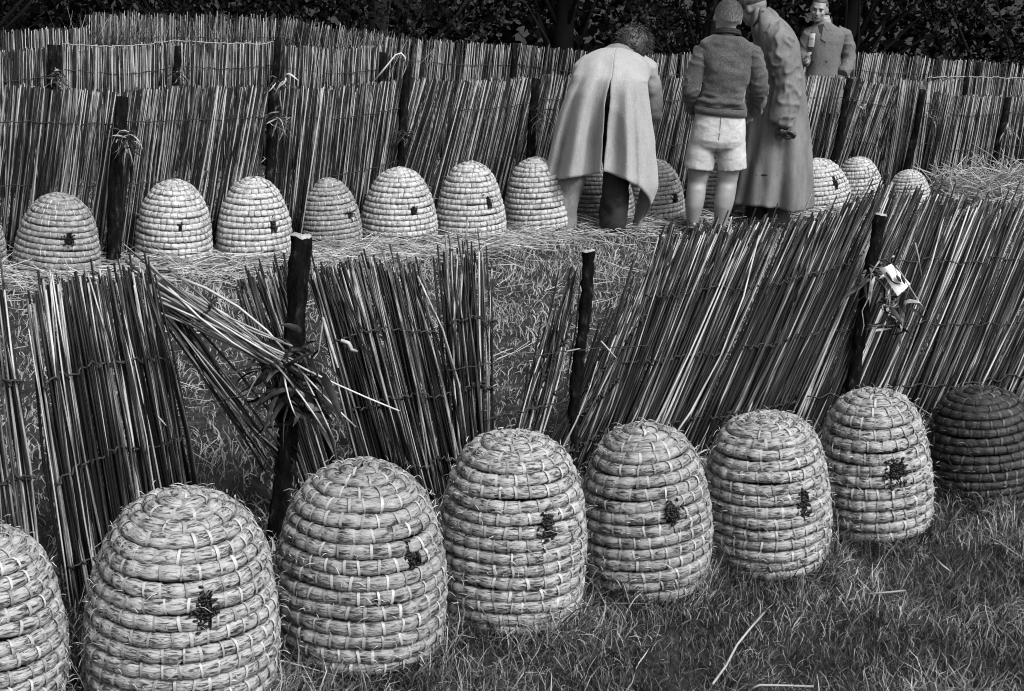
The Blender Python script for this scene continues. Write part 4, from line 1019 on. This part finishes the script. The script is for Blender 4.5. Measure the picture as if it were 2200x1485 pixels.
    sh = MB(); shoe(sh, la[-1], (-.1, 1, 0), .9); o = part('shoe', sh, MAT['leather'], root); sh = MB(); shoe(sh, ra[-1], (.1, 1, 0), .9); part('shoe', sh, MAT['leather'], root)
boy()

def raincoat_man():
    P = G(1655, 488); y0 = P[1]; s = ppm(P)
    root = thing('person', P, 'stooping man in a long worn raincoat with bowed head beside the boy', 'person', 'visitors at the far row')
    b = MB(); hc = V(1617, 18, y0 + .05); up = np.array([-.42, .12, 1]); face = np.array([-.75, .55, -.55])
    L, R = head(b, hc, face, up, .97)
    px_tube(b, [(1632, 34, .03, 20), (1646, 48, .02, 22), (1660, 80, .0, 30)], y0, s)
    b.loft([ring(1664, 70, y0, 38, .09, s), ring(1672, 120, y0, 44, .11, s), ring(1678, 200, y0, 46, .11, s), ring(1668, 260, y0, 48, .12, s), ring(1660, 310, y0, 48, .12, s)], 24)
    w = px_tube(b, [(1672, 82, -.10, 17), (1692, 185, -.16, 14), (1676, 258, -.20, 10), (1674, 268, -.20, 9)], y0, s); hand(b, w[-1], np.array([.25, -.05, -1]), (-.3, .9, 0), -1, .65, .95)
    w2 = px_tube(b, [(1650, 85, .10, 17), (1632, 185, .14, 14), (1615, 240, .22, 10)], y0, s); hand(b, w2[-1], np.array([-.5, .3, -.6]), (0, .3, -1), 1, .4, .95)
    la = px_tube(b, [(1636, 300, .05, 28), (1628, 400, .05, 20), (1622, 478, .05, 13)], y0, s); ra = px_tube(b, [(1682, 300, 0, 28), (1674, 400, 0, 20), (1668, 478, 0, 13)], y0, s)
    part('body', remesh(b, .0098, 5, 'body'), MAT['skin_tan'], root)
    hair_cap(hc, face, up, 1.02, lambda f, x: .25 if f < .2 else .1, MAT['grey_cloth'], root, 1.08, .076, .001, seed=4, name='cap')
    p = MB(); px_tube(p, [(1636, 300, .05, 30), (1629, 400, .05, 25), (1622, 486, .05, 23)], y0, s); part('trouser_leg', remesh(p, .012, 3, 'trouser_leg'), MAT['black_cloth'], root)
    p = MB(); px_tube(p, [(1682, 300, 0, 30), (1675, 400, 0, 26), (1668, 484, 0, 25)], y0, s); part('trouser_leg', remesh(p, .012, 3, 'trouser_leg'), MAT['grey_cloth'], root)
    for a in (la, ra): q = MB(); shoe(q, a[-1], (-.5, .8, 0)); part('shoe', q, MAT['leather'], root)
    # coat: sheet with folds that deepen to the hem
    ys = [16, 24, 34, 48, 64, 90, 120, 160, 200, 250, 300, 345, 392, 420, 438]
    lf = [1622, 1618, 1616, 1614, 1614, 1620, 1626, 1630, 1626, 1612, 1603, 1592, 1583, 1578, 1575]
    rt = [1650, 1664, 1676, 1690, 1701, 1712, 1718, 1725, 1729, 1733, 1737, 1740, 1742, 1742, 1740]
    hd = [.055, .08, .10, .125, .14, .16, .17, .175, .18, .19, .20, .21, .225, .23, .235]
    n = 96; th = np.linspace(0, 2 * math.pi, n, endpoint=False); k = 46; yy = np.interp(np.linspace(0, 1, k), np.linspace(0, 1, len(ys)), ys); vs = []
    for q in yy:
        cx = (np.interp(q, ys, lf) + np.interp(q, ys, rt)) / 2; hw = (np.interp(q, ys, rt) - np.interp(q, ys, lf)) / 2; d = np.interp(q, ys, hd)
        A = .20 * np.clip((q - 150) / 300, 0, 1)
        fo = 1 + A * (.6 * np.cos(7 * th + .8 + .002 * q) + .5 * np.cos(12 * th + 2.1))
        base = V(cx, q, y0); vs.append(np.stack([base[0] + hw / s * np.cos(th) * (1 + (fo - 1) * .35), base[1] + .01 + d * np.sin(th) * fo, np.full(n, base[2]) + .012 * np.clip((q - 300) / 150, 0, 1) * np.sin(3 * th + 1)], -1))
    vs = np.array(vs); idx = np.arange(k * n).reshape(k, n)
    F = np.stack([idx[:-1], np.roll(idx[:-1], -1, 1), np.roll(idx[1:], -1, 1), idx[1:]], -1).reshape(-1, 4)
    me = mesh_np('coat', vs.reshape(-1, 3), F)
    crumple(me, .022, (6, 6, 2.2), 5, lambda c: np.clip((c[:, 2] - .15) / .6, .4, 1), ridge=.8); coat = part('raincoat', me, MAT['rain'], root)
    sd = coat.modifiers.new('thick', 'SOLIDIFY'); sd.thickness = .005
    sl = MB(); px_tube(sl, [(1664, 62, -.06, 26), (1674, 90, -.12, 29), (1684, 130, -.15, 28), (1692, 180, -.18, 28), (1690, 215, -.20, 26), (1683, 245, -.21, 25), (1677, 266, -.21, 24)], y0, s, 20)
    sm = remesh(sl, .011, 2, 'sleeve'); crumple(sm, .018, (10, 10, 9), 9, ridge=.9); part('sleeve', sm, MAT['rain'], root)
    sl = MB(); px_tube(sl, [(1650, 66, .08, 24), (1634, 130, .13, 26), (1626, 190, .15, 24), (1616, 240, .21, 20)], y0, s, 16); part('sleeve', remesh(sl, .012, 3, 'sleeve'), MAT['rain'], root)
    # collar edge, seams and pocket laid on the coat
    hit = caster(me)
    for nm, pts, r_, mt in (('collar', [(1651, 9), (1645, 17), (1639, 27), (1632, 38), (1626, 48), (1620, 57)], .011, 'black_cloth'), ('seam', [(1662, 290), (1661, 330), (1660, 370), (1659, 410), (1658, 440)], .0025, 'black_cloth'),
                            ('seam', [(1678, 30), (1692, 55), (1702, 90), (1708, 130)], .003, 'grey_cloth'), ('pocket_edge', [(1624, 377), (1636, 376), (1650, 376), (1668, 377)], .006, 'black_cloth')):
        q = onto(hit, pts, .001)
        if len(q) > 2: c = MB(); c.tube(q, np.full(len(q), r_), 6); part(nm, c, MAT[mt], root)
    # gloves held in the hand
    gl = MB(); c0 = V(1684, 284, y0 - .235); rr = np.random.default_rng(5)
    gl.ell(c0 + [.01, 0, -.01], (.062, .035, .034), 24, 16, rot_from((.3, .1, 1))); gl.ell(c0 + [.045, -.01, -.015], (.038, .026, .030), 20, 12)
    gm = remesh(gl, .006, 2, 'leather_gloves'); crumple(gm, .028, (24, 24, 16), 41)
    tag(link('leather_gloves', gm, MAT['leather']), 'crumpled dark leather gloves held behind the back by the raincoat man', 'gloves')
raincoat_man()

def bending_man():
    P = G(1285, 500); y0 = P[1]; s = ppm(P)
    root = thing('person', P, 'man in a long light wool coat bending down over the skeps, seen from behind', 'person', 'visitors at the far row')
    b = MB(); hc = V(1359, 106, y0 + .66); up = np.array([.15, .75, .45]); face = np.array([.2, .45, -1])
    head(b, hc, face, up, 1.0)
    nk = V(1340, 126, y0 + .55); b.tube(np.stack([nk, hc]), np.array([.06, .055]), 10)
    b.tube(np.array([V(1300, 235, y0 + .0), V(1304, 190, y0 + .1), V(1315, 150, y0 + .3), V(1328, 135, y0 + .5)]), np.array([.15, .15, .15, .13]), 16)
    w = np.array([V(1388, 150, y0 + .48), V(1404, 205, y0 + .50), V(1408, 262, y0 + .52)]); b.tube(w, np.array([.05, .042, .03]), 12); hand(b, w[-1], (0, .2, -1), (-1, .2, 0), 1, .35)
    w = np.array([V(1256, 150, y0 + .48), V(1240, 210, y0 + .52), V(1240, 270, y0 + .56)]); b.tube(w, np.array([.05, .042, .03]), 12); hand(b, w[-1], (0.1, .2, -1), (1, .2, 0), -1, .35)
    la = px_tube(b, [(1268, 240, .03, 36), (1236, 380, .06, 24), (1214, 486, .05, 14)], y0, s); ra = px_tube(b, [(1325, 240, .0, 36), (1325, 380, .0, 24), (1312, 490, -.02, 14)], y0, s)
    part('body', remesh(b, .0105, 5, 'body'), MAT['skin_tan'], root)
    hair_cap(hc, face, up, 1.0, lambda f, x: .3 if f > .6 else -.9, MAT['hair_dark'], root, 1.26, .08, .004, seed=7, full=0.95)
    tf = MB(); ps = []; rr = np.random.default_rng(3); u = norm(up); f = norm(face - u * (face @ u)); x = np.cross(f, u)
    for i in range(420):
        q = norm(rr.normal(0, 1, 3) + np.array([0, -.3, .7])); c = hc + (f * -.012 + u * .025) + (x * q[0] * .098 + f * q[1] * .118 + u * q[2] * .112); d = norm(x * q[0] + f * q[1] * .6 + u * q[2] * .4 + rr.normal(0, .6, 3) + [.3, 0, .35]); l = rr.uniform(.03, .07)
        ps.append(np.stack([c - d * .01, c + d * l * .5, c + d * l + [0, 0, -l * .3]]))
    v, ff, t = tubes(ps, np.array([[.0028, .0024, .0008]]), 3, rr.random(len(ps))); tf.add(v, ff, t); tag(part('tousled_hair', tf, MAT['hair_dark'], root), kind='stuff')
    p = MB(); px_tube(p, [(1268, 230, .03, 40), (1225, 370, .03, 36), (1207, 430, .0, 36), (1204, 489, .0, 36)], y0, s); tm = remesh(p, .012, 3, 'trouser_leg'); crumple(tm, .02, (6, 6, 7), 8); part('trouser_leg', tm, MAT['trouser_lit'], root)  # lit leg of one pair of trousers, the light put into its colour
    p = MB(); px_tube(p, [(1325, 230, 0, 40), (1326, 370, 0, 33), (1314, 492, -.02, 29)], y0, s); tm = remesh(p, .012, 3, 'trouser_leg'); crumple(tm, .02, (7, 7, 9), 18); part('trouser_leg', tm, MAT['black_cloth'], root)  # same trousers, this leg's shade put into its colour as black
    for a in (la, ra): q = MB(); shoe(q, a[-1], (.1, 1, 0)); part('shoe', q, MAT['leather'], root)
    # coat skirt and back as two sheets parted by the vent
    Y = [170, 185, 200, 225, 250, 300, 350, 400, 450, 495]
    lf = [1233, 1226, 1218, 1209, 1201, 1189, 1177, 1163, 1158, 1158]; rt = [1390, 1392, 1393, 1396, 1399, 1405, 1409, 1413, 1415, 1416]
    hd = [.17, .19, .20, .205, .21, .215, .22, .23, .24, .24]
    hemT = np.radians([-180, -150, -115, -90, -60, -30, -8, 3, 25, 50, 75, 90, 115, 150, 180]); hemY = [480, 490, 492, 402, 390, 382, 376, 368, 386, 412, 436, 446, 486, 478, 470]
    def fold(t, w):
        rec = -.70 * np.exp(-((t + .20) / .17) ** 4)
        return 1 + w * (rec + .22 * np.cos(6 * t + 2.6) + .14 * np.cos(11 * t + .4) - .42 * np.exp(-((t - .62) / .11) ** 2) - .36 * np.exp(-((t + .85) / .13) ** 2))
    sheets = MB()
    for sgn in (-1, 1):
        nt, kw, kb = 74, 36, 26
        rows = []
        # upper back: from neck over the shoulders to the waist, then the skirt
        for r_ in range(kb):
            q = r_ / (kb - 1)
            # centre line and half vectors
            cx = np.interp(q, [0, .18, .4, .7, 1], [1344, 1330, 1321, 1314, 1311.5]); cy = np.interp(q, [0, .18, .4, .7, 1], [134, 144, 152, 160, 170])
            dy = np.interp(q, [0, .18, .4, .7, 1], [.60, .50, .36, .17, .0]); hw = np.interp(q, [0, .1, .2, .4, .7, 1], [20, 48, 66, 77, 77, 78.5])
            th_ = np.interp(q, [0, .2, .5, .8, 1], [.06, .12, .165, .175, .17]); an = np.interp(q, [0, .5, .75, 1], [1.35, 1.2, .85, .12])
            g0 = 0.0
            t = sgn * np.linspace(g0, math.pi - .5 * q, nt)
            C = V(cx, cy, y0 + dy); bdir = np.array([0, -math.cos(an), math.sin(an)])
            fo = fold(t, .35 * max(0, q - .6))
            rows.append(C[None] + (hw / s * np.sin(t))[:, None] * np.array([1, 0, 0]) + (th_ * np.cos(t) * fo)[:, None] * bdir)
        for r_ in range(1, kw):
            w = r_ / (kw - 1)
            g0 = .075 * min(1, w * 5) * (1 - .55 * w); g1 = .5 + .35 * w
            t = sgn * np.linspace(g0 if sgn > 0 else g0 * .35, math.pi - g1, nt)
            hy = np.interp(t, hemT, hemY); py = 170 + (hy - 170) * w
            cx = (np.interp(py, Y, lf) + np.interp(py, Y, rt)) / 2; hw = (np.interp(py, Y, rt) - np.interp(py, Y, lf)) / 2; d = np.interp(py, Y, hd)
            fo = fold(t, min(1, .35 * .4 + w * 1.3)); 
            lo = np.clip((py - 400) / 90, 0, 1)
            rows.append(np.array([V(c + h_ * math.copysign(abs(math.sin(q)) ** .93, q) * (1 - .30 * l_), y_, y0 - dd * math.cos(q) * f_) for c, h_, q, y_, dd, f_, l_ in zip(cx, hw, t, py, d, fo, lo)]))
        rows = np.array(rows); k = len(rows); idx = np.arange(k * nt).reshape(k, nt)
        F = np.stack([idx[:-1, :-1], idx[:-1, 1:], idx[1:, 1:], idx[1:, :-1]], -1).reshape(-1, 4)
        sheets.add(rows.reshape(-1, 3), F if sgn < 0 else F[:, ::-1])
    me = sheets.mesh('coat'); crumple(me, .008, (5, 5, 2.5), 15, ridge=.6)
    coat = part('coat', me, MAT['wool_light'], root); sd = coat.modifiers.new('thick', 'SOLIDIFY'); sd.thickness = .006; sd.offset = 0
    for pts in ([(1372, 136, .46, 25), (1392, 150, .46, 23), (1402, 190, .48, 20), (1406, 225, .50, 17), (1408, 256, .51, 15)], [(1272, 136, .46, 25), (1252, 150, .46, 23), (1240, 190, .48, 20), (1237, 225, .52, 17), (1238, 262, .55, 15)]):
        sl = MB(); px_tube(sl, pts, y0, s, 16); sm = remesh(sl, .011, 3, 'sleeve'); crumple(sm, .014, (8, 8, 14), 4); part('sleeve', sm, MAT['wool_light'], root)
bending_man()

def badge_man():
    P = G(1778, 360, -.12); y0 = P[1]; s = ppm(P)
    root = thing('person', P, 'young man in a grey coat with a white paper badge behind the far screens', 'person', 'visitors at the far row')
    b = MB(); hc = V(1760, 21, y0 - .03); up = np.array([.03, -.10, 1]); face = np.array([-.34, -1, -.38])
    L, R = head(b, hc, face, up, .98, .074)
    px_tube(b, [(1768, 36, .0, 14), (1772, 56, .01, 15), (1776, 72, .02, 20)], y0, s)
    b.loft([ring(1775, 70, y0, 30, .075, s), ring(1770, 110, y0, 27, .095, s), ring(1768, 150, y0, 27, .095, s), ring(1769, 230, y0, 34, .10, s)], 24)
    w = px_tube(b, [(1736, 78, 0, 12), (1726, 118, .0, 10), (1732, 134, -.16, 8), (1731, 131, -.20, 7)], y0, s); hand(b, w[-1], (-.1, -.6, .6), (.8, -.2, -.3), 1, .45, .95)
    w = px_tube(b, [(1815, 78, 0, 12), (1828, 125, .03, 10), (1812, 160, -.08, 8)], y0, s); hand(b, w[-1], (-.5, -.2, -.8), (-.2, .9, 0), -1, .35, .95)
    la = px_tube(b, [(1760, 215, 0, 22), (1757, 290, 0, 16), (1753, 350, 0, 10)], y0, s); ra = px_tube(b, [(1790, 215, 0, 22), (1786, 290, 0, 16), (1782, 350, 0, 10)], y0, s)
    part('body', remesh(b, .0085, 4, 'body'), MAT['skin'], root)
    hair_cap(hc, face, up, .98, lambda f, x: (.62 if x < .75 else .3) if f > .2 else -.1, MAT['hair_dark'], root, 1.05, .074, .001, seed=9)
    for s_ in (-1, 1):
        e = MB(); e.ell(L(s_ * .029, .0775, .002), (.012, .006, .007), 10, 6, R); part('eye', e, MAT['eye'], root)
        e = MB(); e.tube(np.array([L(s_ * .012, .088, .020), L(s_ * .030, .088, .024), L(s_ * .048, .074, .018)]), np.array([.003, .0042, .002]), 6); part('eyebrow', e, MAT['hair_dark'], root)
    e = MB(); e.tube(np.array([L(-.021, .084, -.062), L(0, .0925, -.060), L(.021, .084, -.062)]), np.array([.002, .0038, .002]), 6); part('mouth', e, MAT['eye'], root)
    j = MB()
    j.loft([ring(1769, 46, y0, 15, .06, s), ring(1771, 53, y0, 22, .075, s), ring(1775, 61, y0, 33, .09, s), ring(1776, 71, y0, 42, .108, s), ring(1774, 88, y0, 39, .125, s), ring(1770, 118, y0, 34, .130, s), ring(1768, 145, y0, 34, .130, s), ring(1769, 190, y0, 42, .15, s), ring(1769, 240, y0, 47, .16, s)], 36)
    jm = remesh(j, .0085, 4, 'coat'); crumple(jm, .004, (8, 8, 10), 31); part('coat', jm, MAT['jacket_mid'], root)
    for pts in ([(1752, 66, 0, 13), (1737, 77, 0, 15.5), (1728, 104, .02, 14.5), (1727, 122, -.01, 13), (1731, 133, -.14, 11)], [(1797, 66, 0, 13), (1813, 77, 0, 16), (1821, 104, .02, 15.5), (1824, 128, .01, 15), (1819, 146, -.05, 14), (1810, 160, -.11, 12)]):
        sl = MB(); px_tube(sl, pts, y0, s, 16); sm = remesh(sl, .0095, 3, 'sleeve'); crumple(sm, .010, (8, 8, 12), 33, ridge=.8); part('sleeve', sm, MAT['jacket_mid'], root)
    hit = caster(jm)
    part('lapel', sheet_on(MB(), hit, [(1770, 54), (1787, 60), (1776, 92), (1764, 84)], .010), MAT['jacket_mid'], root)
    part('collar', sheet_on(MB(), hit, [(1768, 49), (1784, 52), (1788, 64), (1776, 66)], .014), MAT['jacket_mid'], root)
    part('shirt_front', sheet_on(MB(), hit, [(1757, 54), (1767, 52), (1767, 74), (1761, 70)], .003), MAT['black_cloth'], root)
    bd = part('paper_badge', sheet_on(MB(), hit, [(1734, 72), (1752, 72), (1749, 101), (1735, 101)], .016), MAT['paper'], root)
    mk = MB(); sheet_on(mk, hit, [(1735, 78), (1739, 78), (1739, 85), (1735, 86)], .019, 3); sheet_on(mk, hit, [(1741, 83), (1748, 83), (1748, 84.5), (1741, 84.5)], .019, 3); part('badge_print', mk, MAT['ink'], root)
    for a, c in ((1748, 132), (1776, 132), (1778, 66)):
        h_ = hit(a, c, .002)
        if h_ is not None: q = MB(); q.ell(h_, (.009, .006, .009), 10, 6); part('button', q, MAT['leather'], root)
    for px_, rr in ((1757, la), (1787, ra)):
        q = MB(); px_tube(q, [(px_ + 3, 215, 0, 24), (px_, 290, 0, 19), (px_ - 4, 352, 0, 16)], y0, s); part('trouser_leg', remesh(q, .012, 3, 'trouser_leg'), MAT['grey_cloth'], root)
        q = MB(); a = rr[-1].copy(); shoe(q, a + [0, 0, .12], (-.2, -1, 0)); q.v[0][:, 2] -= .12; q.v[1][:, 2] -= .12; part('shoe', q, MAT['leather'], root)
badge_man()
